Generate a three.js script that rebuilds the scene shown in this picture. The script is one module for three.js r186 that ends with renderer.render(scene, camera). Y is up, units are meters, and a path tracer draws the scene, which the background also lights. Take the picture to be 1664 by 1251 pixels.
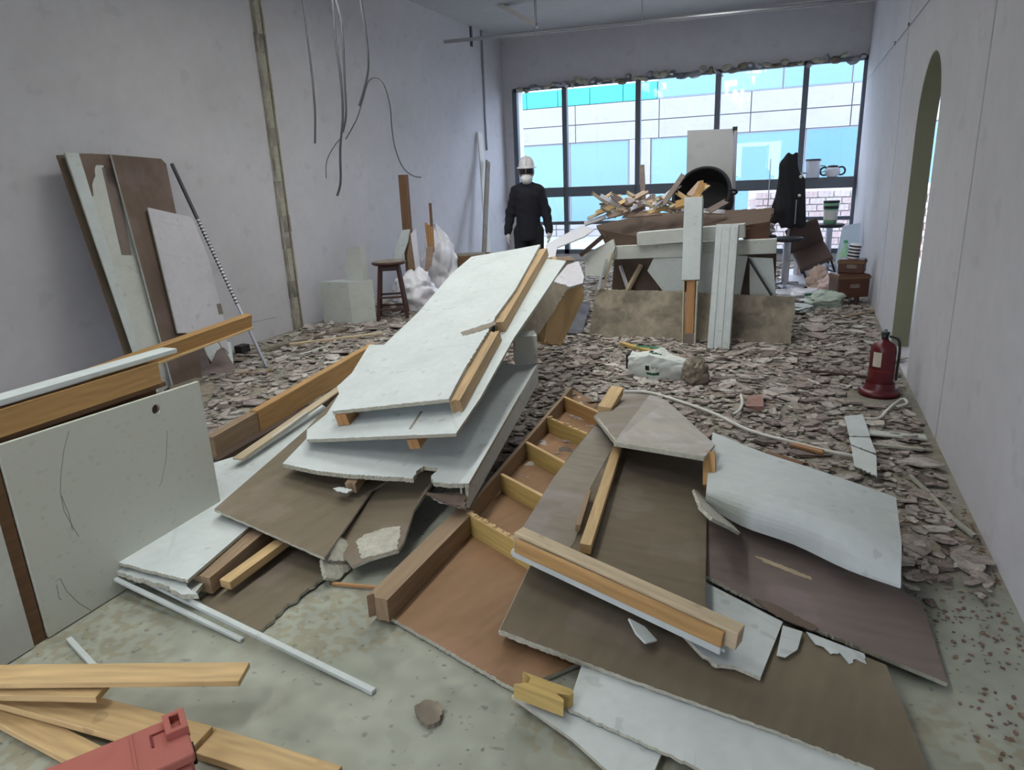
import * as THREE from 'three';
import { RoundedBoxGeometry } from 'three/addons/geometries/RoundedBoxGeometry.js';
import { mergeGeometries, mergeVertices } from 'three/addons/utils/BufferGeometryUtils.js';
import { RectAreaLightUniformsLib } from 'three/addons/lights/RectAreaLightUniformsLib.js';

// ---------------------------------------------------------------- camera, sky, light, exposure
const scene = new THREE.Scene();
const D2R = Math.PI / 180;
const EYE = new THREE.Vector3(0, 1.52, 0);
const FOCAL = 1127.5;                                   // pixels on a 1664 x 1251 frame
const camera = new THREE.PerspectiveCamera(2 * Math.atan(625.5 / FOCAL) / D2R, 1664 / 1251, 0.05, 200);
camera.position.copy(EYE);
camera.rotation.set(-16.59 * D2R, 22.563 * D2R, -2.549 * D2R, 'YXZ');
camera.updateMatrixWorld(true);

scene.background = new THREE.Color().setRGB(0.88, 0.95, 1.1);   // even overcast sky
scene.backgroundIntensity = 6.5;

const renderer = new THREE.WebGLRenderer({ antialias: true });
renderer.toneMapping = THREE.LinearToneMapping;
renderer.toneMappingExposure = 1.0;
renderer.shadowMap.enabled = true;
RectAreaLightUniformsLib.init();
const ADDED_LAMP_POWER = 28;
const ADDED_LAMP_COLOR = new THREE.Color().setRGB(0.97, 1.0, 0.98);

// ---------------------------------------------------------------- helpers
let seed = 12345;
function rnd() { seed |= 0; seed = seed + 0x6D2B79F5 | 0; let t = Math.imul(seed ^ seed >>> 15, 1 | seed); t = t + Math.imul(t ^ t >>> 7, 61 | t) ^ t; return ((t ^ t >>> 14) >>> 0) / 4294967296; }
const rr = (a, b) => a + (b - a) * rnd();
const V = (x, y, z) => new THREE.Vector3(x, y, z);
const S = (hex) => new THREE.Color(hex);

// survey of the place: sight lines of the photograph met with a known height, depth or wall
function sight(u, v) { return V(u - 832, -(v - 625.5), -FOCAL).applyQuaternion(camera.quaternion); }
function at(u, v, y) { const d = sight(u, v); return d.multiplyScalar((y - EYE.y) / d.y).add(EYE); }
function atX(u, v, x) { const d = sight(u, v); return d.multiplyScalar(x / d.x).add(EYE); }
function atZ(u, v, z) { const d = sight(u, v); return d.multiplyScalar(z / d.z).add(EYE); }
function plane3(a, b, c) {                                // plane through three surveyed points, normal turned up / towards the eye
  const P = [a, b, c].map((p) => p.isVector3 ? p : at(p[0], p[1], p[2]));
  const n = P[1].clone().sub(P[0]).cross(P[2].clone().sub(P[0])).normalize();
  if (n.dot(EYE.clone().sub(P[0])) < 0) n.negate();
  return { n, d: n.dot(P[0]) };
}
const lower = (pl, t) => ({ n: pl.n, d: pl.d - t });
function on(pl, u, v) { const d = sight(u, v); return d.multiplyScalar((pl.d - pl.n.dot(EYE)) / pl.n.dot(d)).add(EYE); }

const taken = {};
function numbered(name) { const k = taken[name] = (taken[name] ?? -1) + 1; return k ? name + '_' + String(k).padStart(3, '0') : name; }
function tag(o, label, category, group) { o.userData.label = label; o.userData.category = category; if (group) o.userData.group = group; return o; }
function struct(o, label) { o.userData.kind = 'structure'; if (label) o.userData.label = label; return o; }
function shade(o) { o.castShadow = true; o.receiveShadow = true; return o; }
function add(name, geo, m, parent) {
  const o = shade(new THREE.Mesh(geo, m));
  if (parent) { o.name = name; parent.add(o); } else { o.name = numbered(name); scene.add(o); }
  return o;
}
function thing(name, label, category, pos, group) {
  const g = new THREE.Group(); g.name = numbered(name); scene.add(g); if (pos) g.position.copy(pos); g.updateMatrixWorld(true);
  return tag(g, label, category, group);
}
// puts a mesh given in world coordinates under a group without moving it
function under(parent, mesh) { if (parent) { parent.updateMatrixWorld(true); scene.remove(mesh); parent.attach(mesh); } return mesh; }

function metricUV(g, ou = rnd() * 7, ov = rnd() * 7) {      // box mapping in metres, u along local x
  if (g.index) g = g.toNonIndexed();
  const p = g.attributes.position, uv = new Float32Array(p.count * 2), a = V(), b = V(), c = V();
  for (let i = 0; i < p.count; i += 3) {
    a.fromBufferAttribute(p, i); b.fromBufferAttribute(p, i + 1); c.fromBufferAttribute(p, i + 2);
    const n = b.clone().sub(a).cross(c.clone().sub(a)), x = Math.abs(n.x), y = Math.abs(n.y), z = Math.abs(n.z);
    [a, b, c].forEach((q, k) => {
      const w = x > y && x > z ? [q.z, q.y] : y > z ? [q.x, q.z] : [q.x, q.y];
      uv[(i + k) * 2] = w[0] + ou; uv[(i + k) * 2 + 1] = w[1] + ov;
    });
  }
  g.setAttribute('uv', new THREE.BufferAttribute(uv, 2));
  return g;
}
function basis(o, x, y, z, pos) { o.quaternion.setFromRotationMatrix(new THREE.Matrix4().makeBasis(x, y, z)); o.position.copy(pos); o.updateMatrixWorld(true); return o; }

// torn edge: extra points along chosen sides of an outline; jag = { side: amplitude in metres }
function tear(pts, jag) {
  if (!jag) return pts;
  const out = [];
  pts.forEach((p, i) => {
    out.push(p);
    const amp = jag.all ?? jag[i]; if (!amp) return;
    const q = pts[(i + 1) % pts.length], L = p.distanceTo(q), k = Math.min(40, Math.max(2, Math.round(L / (amp * 2.2))));
    const nx = -(q.y - p.y) / L, ny = (q.x - p.x) / L;
    for (let j = 1; j < k; j++) { const t = (j + rr(-0.3, 0.3)) / k, w = rr(-1, 1) * amp; out.push(new THREE.Vector2(p.x + (q.x - p.x) * t + nx * w, p.y + (q.y - p.y) * t + ny * w)); }
  });
  return out;
}
// a flat sheet with thickness: its outline points lie on a plane, its body behind it
function slabFrom(name, pts3, n, t, m, o = {}) {
  const e1 = (o.grain ?? pts3[1]).clone().sub(o.grain ? V(0, 0, 0) : pts3[0]).projectOnPlane(n).normalize(), e2 = n.clone().cross(e1).normalize(), c = V();
  pts3.forEach((p) => c.add(p)); c.divideScalar(pts3.length);
  const flat = (p) => { const d = p.clone().sub(c); return new THREE.Vector2(d.dot(e1), d.dot(e2)); };
  const sh = new THREE.Shape(tear(pts3.map(flat), o.jag));
  for (const h of o.holes ?? []) sh.holes.push(new THREE.Path(h.map(flat)));
  let g = new THREE.ExtrudeGeometry(sh, { depth: t, bevelEnabled: false, curveSegments: 8 });
  g.translate(0, 0, -t);
  const groups = g.groups.map((k) => ({ ...k }));
  g = metricUV(g);
  if (Array.isArray(m)) { g.clearGroups(); groups.forEach((k) => g.addGroup(k.start, k.count, k.materialIndex)); }
  else g.clearGroups();
  const mesh = add(name, g, m);
  if (o.parent) { delete taken[mesh.name]; }
  basis(mesh, e1, e2, n, c);
  if (o.parent) { if (taken[name] > 0) taken[name]--; else delete taken[name]; mesh.name = name; under(o.parent, mesh); }
  return mesh;
}
function slab(name, px, pl, t, m, o = {}) { return slabFrom(name, px.map(([u, v]) => on(pl, u, v)), pl.n, t, m, { ...o, holes: o.holes?.map((h) => h.map(([u, v]) => on(pl, u, v))) }); }
// squared timber between two points, w across, h along `up`
function bar(name, A, B, w, h, m, o = {}) {
  const x = B.clone().sub(A), L = x.length(); x.normalize();
  const up = o.up ?? V(0, 1, 0), z = x.clone().cross(up).normalize(), y = z.clone().cross(x).normalize();
  const r = Math.min(o.round ?? 0.003, w * 0.3, h * 0.3);
  const g = metricUV(new RoundedBoxGeometry(L, h, w, 1, r));
  const mesh = add(name, g, m, null); basis(mesh, x, y, z, A.clone().add(B).multiplyScalar(0.5));
  if (o.parent) { if (taken[name] > 0) taken[name]--; else delete taken[name]; mesh.name = name; under(o.parent, mesh); }
  return mesh;
}
// split timber with ragged ends
function splinter(name, A, B, w, h, m, o = {}) {
  const x = B.clone().sub(A), L = x.length(); x.normalize();
  const up = o.up ?? V(0, 1, 0), side = x.clone().cross(up).normalize(), n = side.clone().cross(x).normalize(), half = side.clone().multiplyScalar(w / 2);
  const P = [A.clone().add(half), B.clone().add(half)], k = 5, amp = o.amp ?? w;
  for (let i = 1; i < k; i++) P.push(B.clone().add(half.clone().multiplyScalar(1 - 2 * i / k)).addScaledVector(x, o.endB === false ? 0 : rr(-amp, amp * 0.4)));
  P.push(B.clone().sub(half), A.clone().sub(half));
  for (let i = 1; i < k; i++) P.push(A.clone().sub(half.clone().multiplyScalar(1 - 2 * i / k)).addScaledVector(x, o.endA === false ? 0 : rr(-amp * 0.4, amp)));
  return slabFrom(name, P.map((p) => p.addScaledVector(n, h / 2)), n, h, m, { parent: o.parent, grain: x });
}
function box(name, w, h, d, x, y, z, m, parent, r = 0) {
  const g = metricUV(r ? new RoundedBoxGeometry(w, h, d, 2, r) : new THREE.BoxGeometry(w, h, d));
  const o = add(name, g, m, parent); o.position.set(x, y, z); return o;
}
function tube(name, pts, r, m, parent, seg = 40) {
  const o = add(name, new THREE.TubeGeometry(new THREE.CatmullRomCurve3(pts), seg, r, 7, false), m, null);
  if (parent) { if (taken[name] > 0) taken[name]--; else delete taken[name]; o.name = name; under(parent, o); }
  return o;
}
function lathe(name, prof, m, parent, seg = 32) { return add(name, new THREE.LatheGeometry(prof.map(([r, y]) => new THREE.Vector2(r, y)), seg), m, parent); }

// surface nets over a distance field
function nets(f, lo, hi, c) {
  const nx = Math.ceil((hi.x - lo.x) / c), ny = Math.ceil((hi.y - lo.y) / c), nz = Math.ceil((hi.z - lo.z) / c), W = nx + 1, H = ny + 1;
  const F = new Float32Array(W * H * (nz + 1)), id = (i, j, k) => i + W * (j + H * k), vid = new Int32Array(F.length).fill(-1), pos = [], idx = [], p = V();
  for (let k = 0; k <= nz; k++) for (let j = 0; j <= ny; j++) for (let i = 0; i <= nx; i++) F[id(i, j, k)] = f(p.set(lo.x + i * c, lo.y + j * c, lo.z + k * c));
  for (let k = 0; k < nz; k++) for (let j = 0; j < ny; j++) for (let i = 0; i < nx; i++) {
    let s = 0, x = 0, y = 0, z = 0; const v = [];
    for (let q = 0; q < 8; q++) v.push(F[id(i + (q & 1), j + (q >> 1 & 1), k + (q >> 2))]);
    for (let q = 0; q < 8; q++) for (const b of [1, 2, 4]) if (!(q & b)) { const a0 = v[q], a1 = v[q | b]; if (a0 < 0 !== a1 < 0) { const t = a0 / (a0 - a1); s++; x += (q & 1) + (b === 1 ? t : 0); y += (q >> 1 & 1) + (b === 2 ? t : 0); z += (q >> 2) + (b === 4 ? t : 0); } }
    if (s) { vid[id(i, j, k)] = pos.length / 3; pos.push(lo.x + (i + x / s) * c, lo.y + (j + y / s) * c, lo.z + (k + z / s) * c); }
  }
  for (let k = 1; k < nz; k++) for (let j = 1; j < ny; j++) for (let i = 1; i < nx; i++) {
    const a = F[id(i, j, k)] < 0, quad = (b, q) => { if (a === b || q.some((t) => t < 0)) return; const [A, B, C, D] = q; a ? idx.push(A, B, C, A, C, D) : idx.push(A, C, B, A, D, C); };
    quad(F[id(i + 1, j, k)] < 0, [vid[id(i, j - 1, k - 1)], vid[id(i, j, k - 1)], vid[id(i, j, k)], vid[id(i, j - 1, k)]]);
    quad(F[id(i, j + 1, k)] < 0, [vid[id(i - 1, j, k - 1)], vid[id(i - 1, j, k)], vid[id(i, j, k)], vid[id(i, j, k - 1)]]);
    quad(F[id(i, j, k + 1)] < 0, [vid[id(i - 1, j - 1, k)], vid[id(i, j - 1, k)], vid[id(i, j, k)], vid[id(i - 1, j, k)]]);
  }
  const g = new THREE.BufferGeometry(); g.setAttribute('position', new THREE.Float32BufferAttribute(pos, 3)); g.setIndex(idx); g.computeVertexNormals();
  const uv = new Float32Array(pos.length / 3 * 2); for (let i = 0; i < uv.length / 2; i++) { uv[i * 2] = pos[i * 3] + pos[i * 3 + 2]; uv[i * 2 + 1] = pos[i * 3 + 1]; }
  g.setAttribute('uv', new THREE.BufferAttribute(uv, 2)); return g;
}
function cone(p, a, b, ra, rb) { const ba = V().subVectors(b, a), pa = V().subVectors(p, a), h = Math.min(1, Math.max(0, pa.dot(ba) / ba.lengthSq())); return pa.addScaledVector(ba, -h).length() - (ra + (rb - ra) * h); }
function smin(a, b, k) { const h = Math.max(k - Math.abs(a - b), 0) / k; return Math.min(a, b) - h * h * k / 4; }
function ell(p, c, r) { const q = V((p.x - c.x) / r.x, (p.y - c.y) / r.y, (p.z - c.z) / r.z), k = q.length(); return (k - 1) * Math.min(r.x, r.y, r.z); }

// ---------------------------------------------------------------- textures: colour, grain and stains of the materials
function lattice(n, s) { let k = s; const a = new Float32Array(n * n); for (let i = 0; i < a.length; i++) { k = Math.imul(k ^ (k >>> 15), 2246822519) + 374761393 | 0; a[i] = ((k ^ (k >>> 13)) >>> 0) / 4294967296; } return a; }
const LAT = {};
function vnoise(u, v, nu, nv, s) {                          // tileable value noise with nu x nv cells
  const key = s; const L = LAT[key] ??= lattice(64, s * 7919 + 17);
  const x = u * nu, y = v * nv, i = Math.floor(x), j = Math.floor(y); let fx = x - i, fy = y - j; fx = fx * fx * (3 - 2 * fx); fy = fy * fy * (3 - 2 * fy);
  const g = (a, b) => L[(((a % nu) + nu) % nu & 63) + 64 * (((b % nv) + nv) % nv & 63)];
  return (g(i, j) * (1 - fx) + g(i + 1, j) * fx) * (1 - fy) + (g(i, j + 1) * (1 - fx) + g(i + 1, j + 1) * fx) * fy;
}
function fbm(u, v, nu, nv, oct, s) { let a = 0, w = 0.5, t = 0; for (let o = 0; o < oct; o++) { a += w * vnoise(u, v, Math.min(nu, 64), Math.min(nv, 64), s + o); t += w; w *= 0.5; nu *= 2; nv *= 2; } return a / t; }
function texture(size, metres, f, color = true) {
  const d = new Uint8Array(size * size * 4);
  for (let y = 0; y < size; y++) for (let x = 0; x < size; x++) { const c = f((x + 0.5) / size, (y + 0.5) / size), i = (y * size + x) * 4; for (let k = 0; k < 3; k++) d[i + k] = Math.max(0, Math.min(255, 255 * (c.length ? c[k] : c))); d[i + 3] = 255; }
  const t = new THREE.DataTexture(d, size, size); t.wrapS = t.wrapT = THREE.RepeatWrapping; t.magFilter = THREE.LinearFilter; t.minFilter = THREE.LinearMipmapLinearFilter; t.generateMipmaps = true; t.repeat.set(1 / metres, 1 / metres);
  if (color) t.colorSpace = THREE.SRGBColorSpace; t.needsUpdate = true; return t;
}
const cl = (x, a = 0, b = 1) => Math.max(a, Math.min(b, x)), st = (a, b, x) => { x = cl((x - a) / (b - a)); return x * x * (3 - 2 * x); };
const T = {
  concrete: texture(1024, 2.3, (u, v) => { const a = fbm(u, v, 4, 4, 5, 1), b = fbm(u, v, 40, 40, 3, 11), s = st(0.66, 0.74, fbm(u, v, 22, 22, 2, 21)) * 0.5, e = st(0.52, 0.66, fbm(u, v, 7, 7, 4, 31)); const k = 0.78 + 0.16 * (a - 0.5) + 0.12 * (b - 0.5) - 0.06 * s - 0.02 * e - 0.22 * st(0.78, 0.86, fbm(u * 3, v * 3, 60, 60, 2, 37)) * st(0.42, 0.6, fbm(u, v, 6, 6, 3, 57)) - 0.12 * st(0.82, 0.86, fbm(u * 2, v * 2, 40, 44, 2, 47)); const br = st(0.5, 0.62, fbm(u, v, 5, 5, 5, 67)) * st(0.4, 0.62, fbm(u * 2, v * 2, 50, 50, 2, 77)) * 0.8; return [k * (0.995 - 0.06 * br), k * (1 - 0.11 * br), k * (0.955 - 0.16 * br)]; }),
  concreteBump: texture(512, 1.1, (u, v) => fbm(u, v, 12, 12, 4, 5), false),
  paint: texture(512, 1.7, (u, v) => { const a = fbm(u, v, 3, 3, 4, 41), b = fbm(u, v, 24, 24, 3, 51), s = st(0.72, 0.8, fbm(u, v, 13, 13, 3, 61)); const k = 0.93 + 0.06 * (a - 0.5) + 0.03 * (b - 0.5) - 0.03 * s; return [k, k, k]; }),
  board: texture(512, 0.9, (u, v) => { const a = fbm(u, v, 4, 4, 4, 71), b = fbm(u, v, 32, 32, 2, 81), s = st(0.74, 0.8, fbm(u, v, 14, 14, 3, 91)), sc = st(0.76, 0.82, fbm(u, v, 2, 40, 3, 95)); const k = 0.94 + 0.07 * (a - 0.5) + 0.04 * (b - 0.5) - 0.07 * s - 0.03 * sc; return [k, k, k * 0.995]; }),
  kraft: texture(512, 1.1, (u, v) => { const a = fbm(u, v, 3, 3, 5, 101), b = fbm(u, v, 40, 8, 3, 111), s = st(0.6, 0.75, fbm(u, v, 6, 6, 4, 121)); const k = 0.88 + 0.18 * (a - 0.5) + 0.1 * (b - 0.5) + 0.06 * s; return [k, k * 0.99, k * (0.97 + 0.05 * s)]; }),
  grain: texture(512, 0.6, (u, v) => { const w = fbm(u, v, 2, 6, 3, 131) * 2.2, r = 0.5 + 0.5 * Math.sin((v * 16 + w) * Math.PI * 2), f = fbm(u, v, 3, 60, 2, 141), kn = st(0.8, 0.86, fbm(u, v, 5, 7, 2, 151)); const k = 0.9 + 0.045 * (r - 0.5) + 0.13 * (f - 0.5) - 0.10 * kn; return [k, k * 0.98, k * 0.94]; }),
  grainBump: texture(256, 0.5, (u, v) => fbm(u, v, 3, 60, 2, 141), false),
  dirt: texture(512, 1.3, (u, v) => { const a = fbm(u, v, 5, 5, 5, 161), b = fbm(u, v, 30, 30, 3, 171), s = st(0.5, 0.7, fbm(u, v, 8, 8, 4, 181)); const k = 0.84 + 0.3 * (a - 0.5) + 0.2 * (b - 0.5) - 0.12 * s; return [k, k * 0.98, k * 0.95]; }),
  gypsum: texture(256, 0.3, (u, v) => { const a = fbm(u, v, 10, 10, 4, 191), b = fbm(u, v, 40, 40, 2, 195); const k = 0.88 + 0.16 * (a - 0.5) + 0.12 * (b - 0.5); return [k, k, k * 0.97]; }),
  gypsumBump: texture(256, 0.3, (u, v) => fbm(u, v, 20, 20, 4, 199), false),
};
const std = (r, g, b, o = {}) => { const m = new THREE.MeshStandardMaterial({ roughness: 0.85, side: THREE.DoubleSide, ...o }); m.color.setRGB(r, g, b); return m; };
const M = {
  wall: std(0.69, 0.675, 0.72, { map: T.paint, roughness: 0.9 }),
  ceiling: std(0.55, 0.55, 0.57, { map: T.paint }),
  reveal: std(0.36, 0.36, 0.25, { map: T.paint }),
  floor: std(0.65, 0.645, 0.615, { map: T.concrete, bumpMap: T.concreteBump, bumpScale: 0.004, roughness: 0.8, vertexColors: true }),
  white: std(0.63, 0.675, 0.67, { map: T.board, roughness: 0.65 }),
  whiteWarm: std(0.62, 0.64, 0.60, { map: T.board, roughness: 0.7 }),
  lilac: std(0.62, 0.60, 0.65, { map: T.board, roughness: 0.8 }),
  kraft: std(0.225, 0.185, 0.13, { map: T.kraft, roughness: 0.9 }),
  kraftGrey: std(0.34, 0.30, 0.25, { map: T.kraft, roughness: 0.9 }),
  kraftRed: std(0.20, 0.145, 0.118, { map: T.kraft, roughness: 0.9 }),
  kraftMauve: std(0.27, 0.215, 0.195, { map: T.kraft, roughness: 0.9 }),
  hard: std(0.36, 0.205, 0.105, { map: T.kraft, roughness: 0.75 }),
  dirty: std(0.36, 0.32, 0.26, { map: T.dirt, roughness: 0.95 }),
  gypsum: std(0.58, 0.56, 0.50, { map: T.gypsum, bumpMap: T.gypsumBump, bumpScale: 0.003, roughness: 1 }),
  core: std(0.55, 0.53, 0.46, { map: T.gypsum, roughness: 1 }),
  pine: std(0.68, 0.49, 0.26, { map: T.grain, bumpMap: T.grainBump, bumpScale: 0.001, roughness: 0.75 }),
  pineGrey: std(0.62, 0.52, 0.38, { map: T.grain, bumpMap: T.grainBump, bumpScale: 0.001 }),
  amber: std(0.56, 0.34, 0.14, { map: T.grain, roughness: 0.7 }),
  orange: std(0.50, 0.27, 0.12, { map: T.grain, roughness: 0.7 }),
  yellow: std(0.60, 0.44, 0.16, { map: T.grain, roughness: 0.75 }),
  studwood: std(0.56, 0.40, 0.24, { map: T.grain }),
  capping: std(0.125, 0.085, 0.065, { map: T.grain }),
  brown: std(0.22, 0.125, 0.07, { map: T.grain }),
  oldwood: std(0.36, 0.26, 0.175, { map: T.grain }),
  dark: std(0.085, 0.055, 0.04, { map: T.grain }),
  stool: std(0.075, 0.028, 0.022, { map: T.grain, roughness: 0.45 }),
  black: std(0.016, 0.016, 0.02, { roughness: 0.6 }),
  rubber: std(0.009, 0.009, 0.011, { roughness: 0.85 }),
  frame: std(0.12, 0.14, 0.17, { roughness: 0.5, metalness: 0.3 }),
  steel: std(0.55, 0.56, 0.6, { roughness: 0.35, metalness: 0.9 }),
  galvan: std(0.34, 0.34, 0.37, { roughness: 0.5, metalness: 0.6 }),
  cable: std(0.10, 0.10, 0.11, { roughness: 0.95 }),
  pvc: std(0.66, 0.65, 0.6, { roughness: 0.5 }),
  red: std(0.11, 0.007, 0.012, { roughness: 0.35 }),
  crate: std(0.46, 0.135, 0.105, { roughness: 0.6, map: T.paint }),
  bag: std(0.78, 0.77, 0.82, { roughness: 0.45 }),
};

// ---------------------------------------------------------------- the room
const XL = -5.15, XR = 0.8, ZF = -12.6, ZB = 3.2, YC = 3.9;
{
  // floor with its stains as vertex colours
  const nx = 110, nz = 290, g = new THREE.PlaneGeometry(XR - XL, ZB - ZF, nx, nz); g.rotateX(-Math.PI / 2); g.translate((XR + XL) / 2, 0, (ZB + ZF) / 2);
  const p = g.attributes.position, c = new Float32Array(p.count * 3), uv = g.attributes.uv;
  for (let i = 0; i < p.count; i++) {
    const x = p.getX(i), z = p.getZ(i); uv.setXY(i, x, z);
    const n = fbm((x + 20) / 16, (z + 20) / 16, 24, 24, 4, 201), e = z + 2.95 + (n - 0.5) * 1.2, d = st(0.14, -0.14, e);
    const a = [0.80 + 0.2 * n, 0.83 + 0.2 * n, 0.79 + 0.2 * n], b = [0.66 + 0.25 * n, 0.61 + 0.25 * n, 0.57 + 0.25 * n];
    for (let k = 0; k < 3; k++) { let w = a[k] + (b[k] - a[k]) * d; c[i * 3 + k] = w; }
  }
  g.setAttribute('color', new THREE.BufferAttribute(c, 3));
  struct(add('floor', g, M.floor), 'grey-green concrete floor, bare in front and dusty brown behind');
  struct(box('trim_1', XR - XL + 1, 0.2, ZB - ZF, (XR + XL) / 2, -0.14, (ZB + ZF) / 2, M.core), 'concrete slab under the floor');
  struct(box('ceiling', XR - XL + 0.6, 0.2, ZB - ZF + 0.6, (XR + XL) / 2, YC + 0.1, (ZB + ZF) / 2, M.ceiling), 'bare painted ceiling high above the room');
  struct(box('wall_left', 0.25, YC, ZB - ZF + 0.6, XL - 0.125, YC / 2, (ZB + ZF) / 2, M.wall), 'white painted wall on the left with stripped strips');
}
{ // right wall: plasterboard panels with open joints, one of them with an arched doorway
  const wr = new THREE.Group(); wr.name = 'wall_right'; scene.add(wr); struct(wr, 'white plasterboard wall on the right with open joints and an arch');
  const zs = [ZB + 0.3, 0.2, -4.285, -7.8, ZF - 0.3], gap = 0.015, th = 0.135;
  for (let i = 0; i < 4; i++) {
    const z0 = zs[i] - (i ? gap : 0), z1 = zs[i + 1] + (i < 3 ? gap : 0), sh = new THREE.Shape([[-z0, 0], [-z1, 0], [-z1, YC], [-z0, YC]].map(([a, b]) => new THREE.Vector2(a, b)));
    if (i === 2) { // arch z -6.58 .. -5.54, top 2.25
      const h = new THREE.Path(), c = 6.06, r = 0.52, sp = 1.73; h.moveTo(c - r, 0.001); h.lineTo(c - r, sp); h.absellipse(c, sp, r, 0.52, Math.PI, 0, true); h.lineTo(c + r, 0.001); h.closePath(); sh.holes.push(h);
    }
    let g = new THREE.ExtrudeGeometry(sh, { depth: th, bevelEnabled: false, curveSegments: 28 }); g.clearGroups(); g.rotateY(Math.PI / 2); g = metricUV(g, 0, 0);
    const o = add('panel', g, M.wall, wr); o.position.x = XR;
  }
  // seen edge-on inside the arch: its painted jamb
  const jamb = [], c = 6.06, r = 0.519, sp = 1.73, k = 26; 
  { const P = [[c + r, 0.002], [c + r, sp]]; for (let i = 1; i <= k; i++) P.push([c + r * Math.cos(Math.PI * i / k), sp + 0.519 * Math.sin(Math.PI * i / k)]); P.push([c - r, 0.002]);
    const sh = new THREE.Shape(P.map(([a, b]) => new THREE.Vector2(a, b)).concat(P.slice().reverse().map(([a, b]) => { const dx = a - c, dy = b > sp ? b - sp : 0, l = Math.hypot(dx, dy), q = (l - 0.006) / l; return new THREE.Vector2(c + dx * q, b > sp ? sp + dy * q : b); })));
    let g = new THREE.ExtrudeGeometry(sh, { depth: 0.131, bevelEnabled: false }); g.clearGroups(); g.rotateY(Math.PI / 2); g = metricUV(g, 0, 0);
    const o = add('arch_lining', g, M.reveal, wr); o.position.x = XR + 0.002; o.userData.label = 'olive painted lining of the arched doorway'; }
  // side room behind the arch
  struct(box('floor_001', 2.2, 0.2, ZB - ZF, XR + 1.235, -0.1, (ZB + ZF) / 2, M.whiteWarm), 'pale floor of the side room behind the arch');
  struct(box('ceiling_001', 2.4, 0.2, ZB - ZF + 0.6, XR + 1.32, YC + 0.1, (ZB + ZF) / 2, M.ceiling), 'ceiling of the side room');
  struct(box('wall_outer', 0.2, YC, ZB - ZF + 0.6, XR + 2.4, YC / 2, (ZB + ZF) / 2, M.wall), 'outer wall of the side room behind the arch');
  struct(box('wall_side_room_back', 2.2, YC, 0.2, XR + 1.2, YC / 2, ZB + 0.1, M.wall), 'end wall of the side room');
}
{ // window wall
  struct(box('wall_far', XR - XL + 0.4, YC - 3.06, 0.3, (XR + XL) / 2, (YC + 3.06) / 2, ZF - 0.15, M.wall), 'white lintel wall above the wide window');
  struct(box('wall_far_sill', XR - XL + 0.4, 0.12, 0.3, (XR + XL) / 2, 0.06, ZF - 0.15, M.wall), 'low kerb under the wide window');
  const stub = struct(box('wall_far_pier', 0.3, 3.06, 0.3, XL + 0.1, 1.53, ZF - 0.15, M.wall), 'narrow white pier left of the wide window');
  // torn lower edge of the lintel
  const e = new THREE.Group(); e.name = 'trim_2'; scene.add(e); struct(e, 'broken plaster edge left along the window head');
  for (let i = 0; i < 46; i++) {
    const x = XL + 0.28 + (XR - XL - 0.3) * (i + 0.5) / 46, s = rr(0.05, 0.13), g = new THREE.DodecahedronGeometry(1, 0); g.scale(rr(0.07, 0.14), s * 0.5, rr(0.03, 0.07));
    const o = add('plaster_lump', metricUV(g), [M.gypsum, M.dirty, M.galvan][Math.floor(rnd() * 3)], e); o.position.set(x, 3.06 + rr(-0.06, 0.03), ZF + 0.03); o.rotation.set(rr(-0.4, 0.4), rr(0, 6), rr(-0.3, 0.3));
  }
  const w = new THREE.Group(); w.name = 'window_1'; scene.add(w); struct(w, 'wide shop window with dark metal mullions');
  const zz = ZF - 0.02, xs = [-4.93, -3.99, -2.68, -1.37, -0.05, 0.79], y0 = 0.12, yr = 1.235, yl = 0.68, yt = 3.05;
  for (const x of xs) box('mullion', 0.085, yt - y0, 0.1, x, (yt + y0) / 2, zz, M.frame, w);
  box('head_rail', XR - xs[0], 0.06, 0.1, (XR + xs[0]) / 2, yt - 0.02, zz, M.frame, w);
  for (let i = 0; i < 5; i++) {
    const xa = xs[i] + 0.03, xb = xs[i + 1] - 0.03;
    box('transom', xb - xa, 0.17, 0.14, (xa + xb) / 2, yr, zz + 0.02, M.frame, w);
    if (i !== 2) box('lower_rail', xb - xa, 0.06, 0.08, (xa + xb) / 2, yl, zz, M.frame, w);
    for (const [a, b] of [[yr + 0.085, yt - 0.05], [y0 + 0.01, yr - 0.085]]) {
      const o = add('pane', new THREE.BoxGeometry(xb - xa, b - a, 0.008), M.glass ??= new THREE.MeshPhysicalMaterial({ color: new THREE.Color().setRGB(0.93, 0.97, 1), roughness: 0.02, transmission: 1, thickness: 0, ior: 1.45, side: THREE.DoubleSide }), w);
      o.position.set((xa + xb) / 2, (a + b) / 2, zz);
    }
  }
  box('bottom_rail', XR - xs[0], 0.08, 0.1, (XR + xs[0]) / 2, y0 + 0.04, zz, M.frame, w);
}
{ // entrance side behind the camera: open glazed shop front
  struct(box('wall_back', XR - XL + 0.4, YC - 2.4, 0.25, (XR + XL) / 2, (YC + 2.4) / 2, ZB + 0.13, M.wall), 'wall above the shop entrance behind the camera');
  struct(box('wall_back_pier', 1.8, 2.4, 0.25, XL + 0.9, 1.2, ZB + 0.13, M.wall), 'pier beside the shop entrance');
  struct(box('wall_back_pier_001', 1.6, 2.4, 0.25, XR - 0.8, 1.2, ZB + 0.13, M.wall), 'pier beside the shop entrance');
}
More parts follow.
